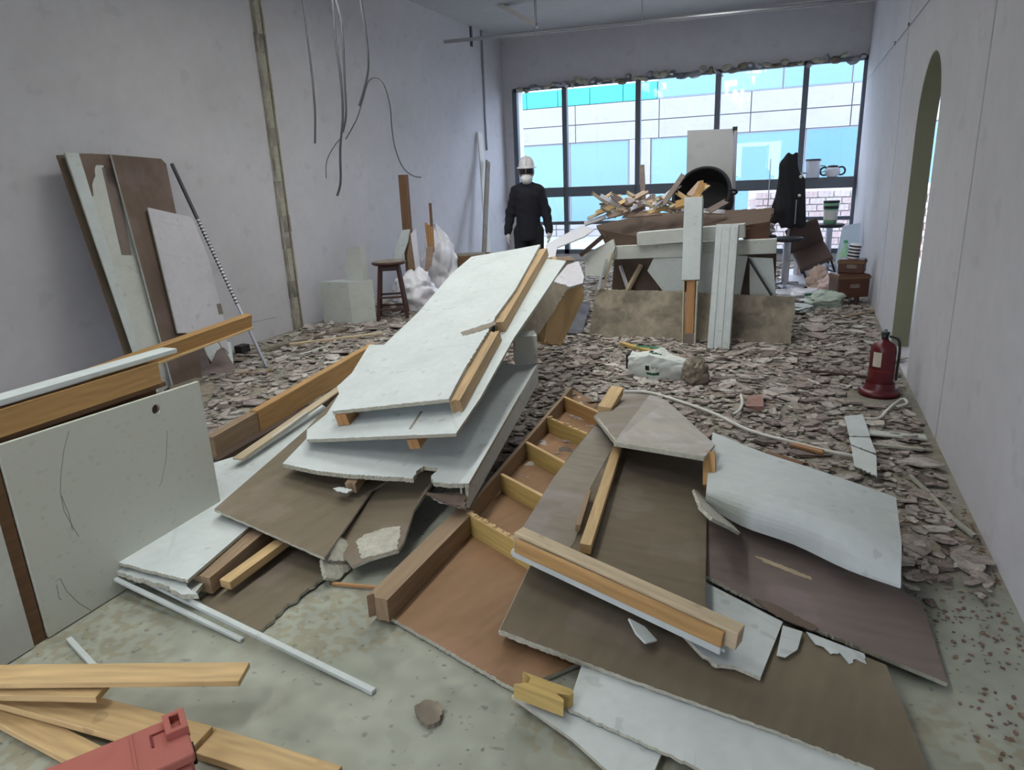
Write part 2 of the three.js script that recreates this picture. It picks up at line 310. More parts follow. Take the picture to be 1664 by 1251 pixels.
// unseen ceiling lamps, added to brighten the room from above
{
  const glow = std(0.9, 0.9, 0.9, { emissive: new THREE.Color().setRGB(0.97, 1, 0.98), emissiveIntensity: 3 });
  let i = 0;
  for (const [x, z, which] of [[-1.9, 0.5, 'nearest, over the entrance end'], [-1.9, -1.9, 'second, over the foreground boards'], [-1.9, -4.3, 'third, over the central stack'], [-3.6, -5.0, 'fourth, by the left wall'], [-1.1, -6.2, 'fifth, over the rear heap'], [-3.6, -6.9, 'sixth, over the worker'], [-1.1, -8.1, 'seventh, nearest the right end of the window']]) {
    const t = thing('added_ceiling_lamp', 'added long white ceiling lamp out of view, the ' + which, 'lamp', V(x, 3.72, z), 'added ceiling lamps out of view'); i++;
    box('housing', 0.34, 0.07, 1.3, 0, 0.035, 0, M.pvc, t, 0.01);
    box('diffuser', 0.3, 0.012, 1.25, 0, -0.007, 0, glow, t);
    for (const s of [-0.16, 0.16]) box('cutoff_skirt', 0.012, 0.3, 1.3, s, -0.14, 0, M.pvc, t);  // deep skirts added to hold the lamp light off the walls
    for (const s of [-0.5, 0.5]) box('hanger', 0.012, 0.13, 0.012, 0, 0.125, s, M.galvan, t);
    const l = new THREE.RectAreaLight(ADDED_LAMP_COLOR, ADDED_LAMP_POWER, 0.3, 1.25); l.position.set(0, -0.02, 0); l.rotation.x = -Math.PI / 2; t.add(l); l.castShadow = true;
  }
}
// ---------------------------------------------------------------- outside: the building across the street
{
  const Z = -27;
  const pave = std(0.5, 0.5, 0.5, { map: T.concrete });
  struct(box('floor_002', 80, 0.2, 60, -5, -0.9, -43, pave), 'pavement and street outside the window');
  struct(box('floor_003', 80, 0.2, 40, -5, -0.9, 24, pave), 'pavement outside the entrance behind the camera');
  const cladding = std(0.30, 0.29, 0.31, { roughness: 0.7, map: T.paint }), joint = std(0.17, 0.16, 0.18), pane = std(0.105, 0.215, 0.29, { roughness: 0.2 }), pane2 = std(0.125, 0.24, 0.305, { roughness: 0.2 }), cyan = std(0.01, 0.36, 0.38, { roughness: 0.3 }), jm = std(0.22, 0.25, 0.29);
  const b = thing('facade_building', 'pale panelled building with blue glass windows across the street', 'building', V(0, -0.8, Z));
  const yAt = (u, v) => atZ(u, v, Z).y + 0.8, xAt = (u, v) => atZ(u, v, Z).x;
  const xL = xAt(800, 250) - 6, xR = 14;
  const yw0 = yAt(1037, 307) - 1.2, yw1 = yAt(1037, 226), yb1 = yAt(1037, 196), yb2 = yAt(1037, 163), yc = yAt(1037, 133) , top = yAt(1037, 133);
  box('core_wall', xR - xL, top, 0.6, (xR + xL) / 2, top / 2, -0.45, joint, b); box('core_wall', xR - xAt(1068, 145), 0.9, 0.6, (xR + xAt(1068, 145)) / 2, top + 0.45, -0.45, joint, b);
  // cladding panels
  const strip = (ya, yb, w, x0 = xL, x1 = xR) => { const n = Math.round((x1 - x0) / w), s = (x1 - x0) / n; for (let i = 0; i < n; i++) box('cladding_panel', s - 0.03, yb - ya - 0.03, 0.14, x0 + (i + 0.5) * s, (ya + yb) / 2, -0.08, cladding, b); };
  strip(0, yw0 * 0.5, 3); strip(yw0 * 0.5, yw0, 3); strip(yw1, yb1, 3.2); strip(yb1, yb2, 3.2);
  // window bays between piers
  const bays = [[xL, xAt(1022, 260)], [xAt(1057, 260), xAt(1150, 260)], [xAt(1192, 260), xR]];
  for (const [x0, x1] of bays) { const n = Math.max(1, Math.round((x1 - x0) / 2.2)), s = (x1 - x0) / n; for (let i = 0; i < n; i++) { const f = add('window', metricUV(new THREE.BoxGeometry(s - 0.02, yw1 - yw0, 0.1)), jm, b); f.position.set(x0 + (i + 0.5) * s, (yw0 + yw1) / 2, -0.12); const q = add('pane', new THREE.BoxGeometry(s - 0.1, yw1 - yw0 - 0.1, 0.06), i % 3 ? pane : pane2, f); q.position.z = 0.04; } }
  for (let i = 0; i < 2; i++) { const x0 = bays[i][1], x1 = bays[i + 1][0]; box('cladding_panel', x1 - x0 - 0.03, yw1 - yw0, 0.14, (x0 + x1) / 2, (yw0 + yw1) / 2, -0.08, cladding, b); }
  // top storey: cyan fascia on the left, blue glazing on the right
  const xc = xAt(1068, 145);
  { const n = 10, s = (xc - xL) / n; for (let i = 0; i < n; i++) box('fascia_panel', s - 0.03, top - yb2 - 0.03, 0.12, xL + (i + 0.5) * s, (top + yb2) / 2, -0.08, cyan, b).userData.label = 'bright cyan fascia panel'; }
  { const n = 9, s = (xR - xc) / n, h = top + 0.88 - yb2; for (let i = 0; i < n; i++) { const f = add('window', metricUV(new THREE.BoxGeometry(s - 0.02, h, 0.1)), jm, b); f.position.set(xc + (i + 0.5) * s, yb2 + h / 2, -0.12); const q = add('pane', new THREE.BoxGeometry(s - 0.08, h - 0.08, 0.06), i % 2 ? pane2 : pane, f); q.position.z = 0.04; } }
  const hd = std(0.74, 0.65, 0.68, { map: T.dirt });
  const hw = thing('planter_wall', 'low pale pinkish brick planter wall outside the right end of the window', 'wall', V(1.1, -0.8, -15.5));
  const bk = metricUV(new THREE.BoxGeometry(0.27, 0.11, 0.2)), bm = [hd, std(0.78, 0.71, 0.74, { map: T.dirt }), std(0.72, 0.58, 0.60, { map: T.dirt })];
  box('mortar_core', 4.2, 1.9, 0.16, 0, 0.95, -0.03, std(0.7, 0.66, 0.68), hw);
  for (let j = 0; j < 14; j++) for (let i = 0; i < 14; i++) { const o = add('brick', bk, bm[Math.floor(rnd() * 3)], hw); o.position.set(-1.95 + i * 0.29 + (j % 2) * 0.14, 0.07 + j * 0.13, 0); }
}
// ---------------------------------------------------------------- counter on the left
{
  const xf = -2.405, P = (u, v, x = xf) => atX(u, v, x), n = V(1, 0, 0);
  const yTop = 0.735, zR = P(324, 623).z, zS0 = P(40, 880).z - 0.0;      // stile between the two panels
  const c = thing('counter_front', 'broken shop counter front with white panels and an amber wood rail', 'counter', V(xf, 0, -1.3));
  const rect = (name, z0, z1, y0, y1, x, t, m, o = {}) => slabFrom(name, [V(x, y0, z0), V(x, y0, z1), V(x, y1, z1), V(x, y1, z0)], n, t, m, { parent: c, ...o });
  const hc = P(254, 665), hole = []; for (let i = 0; i < 14; i++) hole.push(V(xf, hc.y + 0.021 * Math.sin(i / 14 * 6.2832), hc.z + 0.021 * Math.cos(i / 14 * 6.2832)));
  // pencil scribbles on the front panel
  const cv = document.createElement('canvas'); cv.width = cv.height = 1024; const g = cv.getContext('2d'); g.fillStyle = '#eef0ea'; g.fillRect(0, 0, 1024, 1024);
  for (let i = 0; i < 500; i++) { g.fillStyle = `rgba(110,105,90,${0.02 + rnd() * 0.05})`; g.beginPath(); g.arc(rnd() * 1024, rnd() * 1024, 1 + rnd() * 10, 0, 7); g.fill(); }
  g.strokeStyle = 'rgba(80,78,74,0.55)'; g.lineWidth = 2.4; const q = (pts) => { g.beginPath(); pts.forEach(([u, v], i) => { const w = P(u, v), x = (w.z - zR) / 1.2 * -1, X = (1.2 - (zR + 1.2 - w.z) ) ; const px = (w.z - zR) / 1.2 * 1024, py = 1024 - w.y / 0.8 * 1024; i ? g.lineTo(px, py) : g.moveTo(px, py); }); g.stroke(); };
  q([[112, 700], [104, 730], [99, 770], [98, 800], [104, 830], [115, 850], [128, 872]]); q([[100, 805], [106, 822], [112, 835], [118, 862]]); q([[272, 700], [270, 745], [262, 785], [258, 790]]); q([[90, 945], [98, 940], [108, 960], [128, 980], [148, 992]]); q([[92, 950], [96, 972], [100, 975]]);
  const tx = new THREE.CanvasTexture(cv); tx.colorSpace = THREE.SRGBColorSpace; const pm = std(0.64, 0.645, 0.60, { map: tx, roughness: 0.7 });
  const zl = P(80, 1034).z, lz = Math.max(zl, P(12, 722).z);
  const front = slabFrom('front_panel', [V(xf, 0.005, zl + 0.0), V(xf, 0.005, zR), V(xf, 0.72, zR), V(xf, 0.745, lz)], n, 0.018, pm, { parent: c, holes: [hole] });
  { const gp = front.geometry.attributes, wp = V(); front.updateMatrixWorld(true); for (let i = 0; i < gp.position.count; i++) { wp.fromBufferAttribute(gp.position, i).applyMatrix4(front.matrixWorld); gp.uv.setXY(i, (wp.z - zR) / 1.2, wp.y / 0.8); } }
  rect('stile', zl + 0.005, zl + 0.05, 0, 0.76, xf - 0.012, 0.04, M.brown);
  rect('front_panel', zl + 0.055, zl + 1.0, 0.005, 0.75, xf, 0.018, M.whiteWarm);
  const ya = P(0, 711, xf - 0.02).y, yb = P(0, 666, xf - 0.02).y, za = P(261, 615, xf - 0.02).z;
  rect('wood_rail', 0.2, za, ya, yb, xf - 0.018, 0.03, M.amber);
  rect('rail_shadow_strip', 0.2, za - 0.03, ya - 0.022, ya - 0.003, xf - 0.03, 0.05, M.brown);  // brown strip coloured in for the shadow gap below the rail
  const zc = P(284, 588, xf - 0.05).z, yc = yb + 0.012;
  bar('cap_strip', V(xf - 0.065, yc + 0.01, 0.2), V(xf - 0.065, yc + 0.01, zc), 0.085, 0.02, M.white, { parent: c });
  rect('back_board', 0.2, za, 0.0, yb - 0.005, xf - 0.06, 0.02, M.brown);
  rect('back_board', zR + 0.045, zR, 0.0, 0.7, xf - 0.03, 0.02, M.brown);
}
// ---------------------------------------------------------------- the stack of wall panels in the middle
const P1 = plane3([540, 668, 0.47], [729, 648, 0.56], [766, 417, 0.94]);
const P2 = lower(P1, 0.085), P3 = plane3([460, 753, 0.27], [761, 784, 0.25], [873, 592, 0.42]);
{
  const c = at(650, 640, 0), t = thing('hollow_slab', 'topmost long white wall panel on the central stack, studs along its edge', 'panel', V(c.x, 0, c.z));
  slab('face_sheet', [[540, 668], [729, 648], [756, 597], [792, 540], [804, 516], [837, 471], [878, 397], [830, 406], [766, 417], [734, 444], [680, 507], [624, 560], [578, 600], [548, 628], [551, 641]], P1, 0.019, [M.white, M.core], { parent: t, jag: { 0: 0.003, 2: 0.005, 3: 0.006 } });
  const q = lower(P1, 0.052);
  splinter('stud', on(q, 741, 660), on(q, 806, 546), 0.055, 0.06, M.studwood, { up: P1.n, amp: 0.02, parent: t });
  splinter('stud', on(q, 812, 532), on(q, 884, 410), 0.06, 0.06, M.studwood, { up: P1.n, amp: 0.01, parent: t });
  splinter('stud', on(q, 556, 683), on(q, 700, 505), 0.06, 0.06, M.orange, { up: P1.n, amp: 0.008, parent: t });
  // the split beside the break
  slab('torn_paper', [[748, 540], [775, 531], [803, 522], [806, 527], [780, 538], [752, 545]], { n: P1.n, d: P1.d + 0.003 }, 0.003, M.kraftGrey, { parent: t, jag: { all: 0.006 } });
}
{
  const c = at(640, 700, 0), t = thing('hollow_slab', 'second white wall panel of the central stack, double sheet with folded corner', 'panel', V(c.x, 0, c.z));
  const o = [[498, 714], [499, 698], [534, 670], [640, 560], [760, 430], [870, 418], [920, 424], [869, 500], [835, 549], [780, 647], [741, 704]];
  slab('face_sheet', o, P2, 0.012, [M.white, M.core], { parent: t, jag: { 10: 0.002 } });
  slab('back_sheet', o.map(([u, v], i) => [u + (i === 0 ? 2 : 0), v + (i === 0 || i === 10 ? 2 : 0)]), lower(P2, 0.016), 0.012, [M.whiteWarm, M.core], { parent: t });
  const q = lower(P2, 0.055);
  splinter('stud', on(q, 672, 722), on(q, 790, 560), 0.055, 0.05, M.orange, { up: P1.n, amp: 0.006, parent: t });
  slab('joint_tape', [[664, 697], [683, 668], [687, 668], [668, 697]], { n: P2.n, d: P2.d + 0.001 }, 0.001, M.kraftGrey, { parent: t });
}
{
  const c = at(640, 760, 0), t = thing('hollow_slab', 'lowest white wall panel of the central stack with a hole broken in its front edge', 'panel', V(c.x, 0, c.z));
  slab('face_sheet', [[459, 753], [510, 764], [560, 770], [620, 774], [672, 777], [678, 764], [690, 757], [713, 760], [706, 768], [700, 774], [705, 783], [733, 786], [762, 785], [873, 592], [835, 594], [760, 560], [600, 560], [520, 690]], P3, 0.022, [M.white, M.core], { parent: t, jag: { 0: 0.0015, 1: 0.002, 2: 0.003, 3: 0.004, 4: 0.004, 5: 0.004, 7: 0.004, 9: 0.004, 10: 0.004, 11: 0.003 } });
  const a = on(P3, 760, 783), b = on(P3, 874, 592), up = V(0, 1, 0), along = b.clone().sub(a).normalize(), out = along.clone().cross(up).normalize();
  slabFrom('side_sheet', [a.clone().addScaledVector(up, -0.001), b.clone().addScaledVector(up, -0.001), b.clone().addScaledVector(up, -0.115), a.clone().addScaledVector(up, -0.125)], out, 0.014, [M.white, M.core], { parent: t });
  const a2 = a.clone().addScaledVector(out, -0.03), b2 = b.clone().addScaledVector(out, -0.03);
  slabFrom('edge_sheet', [a2.clone().addScaledVector(up, -0.025), b2.clone().addScaledVector(up, -0.025), b2.clone().addScaledVector(up, -0.11), a2.clone().addScaledVector(up, -0.118)], out, 0.008, M.core, { parent: t });
  const q = lower(P3, 0.055);
  splinter('stud', on(q, 570, 793), on(q, 640, 700), 0.05, 0.05, M.oldwood, { up: P3.n, parent: t, amp: 0.015 });
  slab('torn_paper', [[541, 793], [552, 791], [572, 795], [564, 801], [548, 798]], lower(P3, 0.05), 0.004, M.white, { parent: t, jag: { all: 0.004 } });
  slab('torn_paper', [[700, 806], [735, 810], [757, 822], [750, 824], [712, 815]], lower(P3, 0.10), 0.006, M.gypsum, { parent: t, jag: { all: 0.005 } });
  slab('back_sheet', [[690, 800], [757, 800], [757, 825], [720, 815]], lower(P3, 0.06), 0.01, M.kraftRed, { parent: t, jag: { all: 0.008 } });
}
{ // box end standing on the back corner of the lowest panel
  const a = on(P3, 838, 594), b = on(P3, 874, 591), h = atX(838, 547, a.x).y - a.y, d = b.clone().sub(a).setY(0), L = d.length(); d.normalize(); const z = V(0, 1, 0).cross(d).negate().normalize(); if (z.z > 0) z.negate();
  const t = tag(slabFrom('box_end', [a, b, b.clone().add(V(0, h, 0)), a.clone().add(V(0, h, 0))], z.clone().negate(), 0.16, [M.whiteWarm, M.whiteWarm]), 'small white boxed panel end upright on the lowest stack panel', 'panel offcut');
}
// boards behind and right of the stack
const PQ = plane3([846, 545, 0.42], [876, 542, 0.38], [925, 463, 0.62]);
tag(slab('grey_board', [[846, 545], [887, 473], [898, 460], [926, 463], [900, 505], [876, 542]], PQ, 0.03, [M.dirty, M.core], { jag: { 3: 0.01 } }), 'rough grey board right of the white central stack', 'board');
{
  const pl = plane3([925, 466, 0.60], [947, 461, 0.56], [898, 556, 0.2]);
  tag(slab('wide_timber', [[926, 466], [947, 460], [949, 484], [930, 525], [912, 561], [884, 556], [890, 517]], pl, 0.07, M.pine, { jag: { 4: 0.01 }, grain: on(pl, 937, 470).sub(on(pl, 900, 555)) }), 'wide orange timber leaning beside the grey board, right of the stack', 'timber');
  tag(slab('panel_offcut', [[899, 457], [922, 430], [940, 424], [949, 449], [947, 460], [926, 466]], plane3([899, 457, 0.66], [922, 430, 0.74], [947, 460, 0.62]), 0.02, M.lilac), 'lilac-white panel offcut above the orange timber', 'panel offcut');
  tag(slab('slate_plank', [[918, 540], [940, 491], [960, 492], [946, 541]], plane3([918, 540, 0.06], [946, 541, 0.03], [950, 491, 0.1]), 0.02, std(0.16, 0.16, 0.19, { map: T.dirt }), { jag: { 1: 0.01, 3: 0.02 } }), 'slate grey plank lying between orange timber and rear heap', 'plank');
}
// ---------------------------------------------------------------- brown and white sheets left of the stack
{
  const pl = plane3([348, 827, 0.19], [527, 906, 0.115], [548, 642, 0.27]);
  const t = tag(slab('brown_sheet', [[348, 827], [527, 906], [606, 795], [690, 745], [640, 640], [550, 640], [498, 697]], pl, 0.012, [M.kraft, M.core], { jag: { 0: 0.002 } }), 'large olive brown plasterboard sheet sliding out under the white stack', 'sheet');
  const p2 = plane3([545, 880, 0.075], [606, 797, 0.13], [690, 790, 0.16]);
  const s = thing('brown_sheet', 'dark brown sheet with chipped plaster corner under the central stack', 'sheet', V(on(p2, 620, 850).x, 0, on(p2, 620, 850).z));
  slab('sheet', [[545, 882], [606, 797], [660, 760], [712, 770], [672, 830], [656, 880], [647, 894], [600, 908], [572, 920]], p2, 0.014, [M.kraft, M.core], { parent: s });
  slab('bare_plaster', [[578, 880], [595, 867], [624, 858], [651, 855], [646, 892], [589, 908]], { n: p2.n, d: p2.d + 0.003 }, 0.003, M.gypsum, { parent: s, jag: { all: 0.006 } });
  const pc = plane3([552, 871, 0.11], [525, 909, 0.095], [545, 938, 0.03]);
  const k = thing('plaster_corner', 'pale broken plaster corner hanging below the brown sheet', 'plaster', V(on(pc, 550, 905).x, 0, on(pc, 550, 905).z));
  slab('chunk', [[552, 870], [573, 887], [588, 909], [550, 941], [530, 938], [524, 909]], pc, 0.02, M.gypsum, { parent: k, jag: { all: 0.004 } });
  slab('flap', [[551, 872], [571, 888], [572, 911], [535, 910], [538, 890]], { n: pc.n, d: pc.d + 0.012 }, 0.012, M.gypsum, { parent: k, jag: { all: 0.003 } });
  tag(bar('thin_lath', at(540, 948, 0.012), at(640, 957, 0.012), 0.012, 0.012, M.orange), 'thin reddish lath on the floor under the plaster corner', 'lath');
  tag(slab('floor_sheet', [[322, 975], [415, 1027], [530, 932], [520, 898], [440, 885], [400, 910]], plane3([322, 975, 0.02], [415, 1027, 0.016], [520, 898, 0.03]), 0.014, [M.kraft, M.core], { jag: { 1: 0.012 } }), 'brown sheet flat on the floor beneath the two stud ends', 'sheet');
}
{
  const pl = plane3([130, 896, 0.13], [305, 942, 0.13], [400, 735, 0.15]);
  const c = on(pl, 260, 850), t = thing('white_sheet', 'white panel lying against the counter front with a torn layered edge', 'sheet', V(c.x, 0, c.z));
  slab('face_sheet', [[130, 896], [139, 880], [240, 819], [343, 753], [400, 736], [520, 655], [590, 700], [402, 858], [305, 942], [240, 926]], pl, 0.014, [M.white, M.core], { parent: t, jag: { 8: 0.003, 9: 0.004 } });
  slab('torn_layer', [[134, 902], [205, 915], [232, 928], [300, 946], [322, 966], [300, 966], [262, 948], [215, 936], [150, 918]], lower(pl, 0.03), 0.02, [M.white, M.gypsum], { parent: t, jag: { all: 0.006 } });
  slab('back_sheet', [[139, 907], [240, 830], [390, 760], [420, 840], [318, 962], [240, 945]], lower(pl, 0.052), 0.016, [M.whiteWarm, M.core], { parent: t });
  const a = at(330, 950, 0.075), b = at(428, 868, 0.085);
  tag(splinter('stud_offcut', a, b, 0.075, 0.07, M.oldwood, { amp: 0.004 }), 'dark stud under the right edge of the white panel by the counter', 'stud');
  tag(bar('stud_offcut', at(366, 950, 0.07), at(475, 870, 0.09), 0.055, 0.035, M.pine), 'clean yellow stud lying beside the dark stud end', 'stud');
  tag(bar('white_trim', at(147, 921, 0.085), at(394, 1040, 0.008), 0.018, 0.014, M.white), 'shorter thin white trim strip running out from under the white panel', 'trim');
  tag(bar('white_trim', at(206, 928, 0.07), at(608, 1124, 0.008), 0.022, 0.016, M.white), 'longer thin white trim strip reaching across the bare floor', 'trim');
  tag(bar('white_trim', at(112, 1038, 0.008), at(160, 1090, 0.008), 0.02, 0.014, M.white), 'short white trim strip on the floor by the counter foot', 'trim');
}
{ // timbers between the counter and the stack
  const a = at(343, 728, 0.10), b = at(606, 572, 0.16);
  const t = thing('amber_beam', 'long amber beam with a saw cut between counter and central stack', 'beam', V((a.x + b.x) / 2, 0, (a.z + b.z) / 2));
  const m = a.clone().lerp(b, 0.2), m2 = a.clone().lerp(b, 0.205);
  bar('timber', a, m, 0.06, 0.14, M.oldwood, { parent: t }); bar('timber', m2, b, 0.06, 0.15, M.amber, { parent: t });
  tag(bar('batten', at(350, 752, 0.05), at(560, 632, 0.07), 0.05, 0.04, M.dark), 'dark batten at the foot of the amber beam', 'batten');
  tag(bar('batten', at(386, 746, 0.19), at(565, 622, 0.25), 0.06, 0.012, M.pineGrey), 'thin greyish batten lying next to the dark batten', 'batten');
  tag(bar('batten', at(402, 742, 0.18), at(500, 672, 0.22), 0.012, 0.03, M.white), 'narrow white batten at the edge of the brown sheet', 'batten');
  tag(tube('white_cable', [at(601, 562, 0.25), at(597, 580, 0.27), at(585, 600, 0.34), at(574, 612, 0.42), at(570, 626, 0.46)], 0.006, M.pvc), 'white cable hanging over the left edge of the top panel', 'cable');
}
// ---------------------------------------------------------------- frame with rungs in the centre foreground
{
  const yT = 0.115, A = at(612, 972, yT), B = at(928, 629, yT), dir = B.clone().sub(A).setY(0).normalize();
  const c = at(800, 900, 0), t = thing('runged_panel', 'hollow wall frame with yellow rungs and a rust brown back board', 'frame', V(c.x, 0, c.z));
  const floorP = plane3([605, 985, 0.022], [835, 1118, 0.022], [925, 635, 0.022]);
  slab('back_board', [[604, 985], [720, 1052], [838, 1120], [945, 1075], [1010, 800], [970, 655], [931, 632]], floorP, 0.016, [M.hard, M.core], { parent: t, jag: { 0: 0.002, 1: 0.003 } });
  // outer rail: thick near piece, thin far piece
  const mid = at(757, 828, yT), side = dir.clone().cross(V(0, 1, 0));
  splinter('rail', A.clone().setY(0.07), mid.clone().setY(0.07), 0.085, 0.09, M.oldwood, { parent: t, amp: 0.03, endB: false });
  bar('rail', mid.clone().setY(0.07), B.clone().setY(0.07), 0.022, 0.095, M.oldwood, { parent: t });
  for (const [u0, v0, u1, v1, m, w] of [[762, 834, 838, 878, M.yellow, 0.022], [815, 771, 876, 803, M.yellow, 0.016], [856, 719, 910, 748, M.yellow, 0.016], [890, 678, 940, 699, M.yellow, 0.014], [917, 645, 957, 663, M.amber, 0.016]]) {
    const p = at(u0, v0, yT), q = at(u1, v1, yT); q.addScaledVector(q.clone().sub(p).normalize(), 0.12); p.setY(0.068); q.setY(0.068);
    splinter('rung', p, q, w, 0.09, m, { parent: t, amp: 0.005 });
    bar('glue_strip', p.clone().add(V(-0.004, 0.047, -0.006)), q.clone().add(V(-0.004, 0.047, -0.006)), w + 0.002, 0.005, M.pine, { parent: t });
    if (w !== 0.016) for (let i = 0; i < 9; i++) { const l = p.clone().lerp(q, rr(0.05, 0.75)), gg = metricUV(new THREE.DodecahedronGeometry(rr(0.006, 0.013), 0)), o = add('glue_lump', gg, M.pine, null); delete taken.glue_lump; o.name = 'glue_lump'; o.position.copy(l).add(V(0, 0.052, -0.004)); under(t, o); }
  }
}
// ---------------------------------------------------------------- panel with timber edge, right of the frame
const PF = plane3([838, 880, 0.235], [1190, 1035, 0.16], [972, 690, 0.25]);
{
  const c = on(PF, 1010, 860), t = thing('timber_edged_panel', 'grey brown wall panel edged with raw timber in the foreground', 'panel', V(c.x, 0, c.z));
  slab('face_sheet', [[834, 890], [870, 825], [925, 740], [968, 688], [1000, 672], [1150, 735], [1146, 980], [1190, 1045]], PF, 0.014, [M.kraft, M.core], { parent: t });
  const fp = { n: PF.n, d: PF.d + 0.002 };
  slab('bare_strip', [[840, 872], [900, 775], [966, 692], [990, 700], [996, 726], [955, 800], [934, 880], [920, 898]], fp, 0.002, M.kraftGrey, { parent: t });
  const q = { n: PF.n, d: PF.d + 0.032 };
  bar('edge_timber', on(q, 842, 872), on(q, 1203, 1036), 0.055, 0.06, M.pineGrey, { up: PF.n, parent: t });
  bar('edge_timber', on(lower(q, 0.004), 838, 886), on(lower(q, 0.004), 1175, 1040), 0.02, 0.05, M.amber, { up: PF.n, parent: t });
  bar('edge_sheet', on(lower(PF, 0.012), 834, 897), on(lower(PF, 0.012), 1172, 1056), 0.014, 0.032, M.white, { up: PF.n, parent: t });
  slab('white_layer', [[830, 896], [838, 885], [1185, 1040], [1178, 1056]], lower(PF, 0.04), 0.01, M.white, { parent: t, jag: { 3: 0.003 } });
  bar('cross_timber', on(q, 951, 892), on(q, 1004, 728), 0.042, 0.04, M.pine, { up: PF.n, parent: t });
  bar('cross_timber', on(q, 939, 858), on(q, 957, 800), 0.02, 0.03, M.oldwood, { up: PF.n, parent: t });
  bar('cross_timber', on(q, 982, 668), on(q, 1003, 634), 0.075, 0.05, M.pine, { up: PF.n, parent: t });
}
{ // folded board lying over the panel
  const A = at(965, 676, 0.30), B = at(998, 718, 0.37), C = at(1145, 742, 0.37), D = at(1162, 722, 0.33), E2 = at(1082, 650, 0.2), F = at(1056, 641, 0.24), G = at(1010, 640, 0.18), R = at(1060, 690, 0.37);
  const g = thing('folded_sheet', 'grey board folded like a low roof over the timber-edged panel', 'sheet', at(1060, 700, 0));
  const tri = (name, P, m) => { const n = P[1].clone().sub(P[0]).cross(P[2].clone().sub(P[0])).normalize(); if (n.y < 0) n.negate(); slabFrom(name, P, n, 0.012, [m, M.core], { parent: g }); };
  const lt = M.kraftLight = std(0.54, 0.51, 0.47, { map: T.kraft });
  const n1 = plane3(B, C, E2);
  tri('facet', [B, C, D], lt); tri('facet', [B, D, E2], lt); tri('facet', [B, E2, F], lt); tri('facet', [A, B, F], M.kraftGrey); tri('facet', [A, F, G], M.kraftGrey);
  slabFrom('crumbled_edge', [A, at(975, 683, 0.31), at(1003, 716, 0.375), B], plane3(A, B, at(1003, 716, 0.375)).n, 0.02, M.gypsum, { parent: g, jag: { all: 0.004 } });
  bar('edge_strip', B.clone().add(V(0, -0.008, 0)), C.clone().add(V(0, -0.008, 0)), 0.014, 0.022, M.core, { parent: g });
  const k = at(1153, 745, 0.31); 
  tag(splinter('wood_block', at(1153, 737, 0.34), at(1153, 792, 0.24), 0.05, 0.05, M.amber, { amp: 0.006, up: V(0, 0.5, 1).normalize() }), 'amber wood block at the corner of the folded board', 'wood block');
  tag(slab('plaster_strip', [[1128, 795], [1140, 800], [1165, 832], [1190, 850], [1203, 866], [1190, 858], [1158, 842], [1140, 825]], plane3([1128, 795, 0.24], [1203, 866, 0.2], [1165, 832, 0.24]), 0.012, M.gypsum, { jag: { all: 0.005 } }), 'torn plaster strip below the amber wood block', 'plaster');
}
{ // curling white sheet
  const back = [[1158, 702, 0.25], [1235, 733, 0.25], [1330, 764, 0.25], [1400, 788, 0.24], [1456, 808, 0.22]], crease = [[1148, 792, 0.30], [1215, 808, 0.30], [1300, 830, 0.30], [1390, 858, 0.28], [1465, 885, 0.24]], frontE = [[1146, 815, 0.24], [1205, 850, 0.21], [1290, 880, 0.19], [1380, 922, 0.17], [1464, 951, 0.16]];
  const rows = [back, back.map((b, i) => b.map((x, k) => (x + crease[i][k]) / 2 + (k === 2 ? 0.008 : 0))), crease, crease.map((b, i) => b.map((x, k) => (x + frontE[i][k]) / 2 + (k === 2 ? 0.012 : 0))), frontE].map((r) => r.map(([u, v, y]) => at(u, v, y)));
  const N = 16, curves = rows.map((r) => new THREE.CatmullRomCurve3(r)), pos = [], idx = [], uvs = [], top = [];
  for (let j = 0; j <= 12; j++) for (let i = 0; i <= N; i++) { const col = new THREE.CatmullRomCurve3(curves.map((c) => c.getPoint(i / N))); const p = col.getPoint(j / 12); top.push(p); }
  const W = N + 1, th = 0.012;
  for (const s of [0, 1]) for (const p of top) { pos.push(p.x, p.y - s * th, p.z); uvs.push(p.x, p.z); }
  const o = top.length, q = (a, b, c, d) => idx.push(a, b, c, a, c, d);
  for (let j = 0; j < 12; j++) for (let i = 0; i < N; i++) { const a = j * W + i; q(a, a + W, a + W + 1, a + 1); q(o + a, o + a + 1, o + a + W + 1, o + a + W); }
  for (let i = 0; i < N; i++) { q(i, i + 1, o + i + 1, o + i); const a = 12 * W + i; q(a, o + a, o + a + 1, a + 1); }
  for (let j = 0; j < 12; j++) { const a = j * W; q(a, o + a, o + a + W, a + W); const b = j * W + N; q(b, b + W, o + b + W, o + b); }
  const g = new THREE.BufferGeometry(); g.setAttribute('position', new THREE.Float32BufferAttribute(pos, 3)); g.setAttribute('uv', new THREE.Float32BufferAttribute(uvs, 2)); g.setIndex(idx); const g2 = g.toNonIndexed(); g2.computeVertexNormals();
  const c = at(1310, 840, 0); g2.translate(-c.x, 0, -c.z); const m = add('white_sheet', g2, M.white); m.position.set(c.x, 0, c.z);
  tag(m, 'large white sheet curling over the brown boards on the right', 'sheet');
}
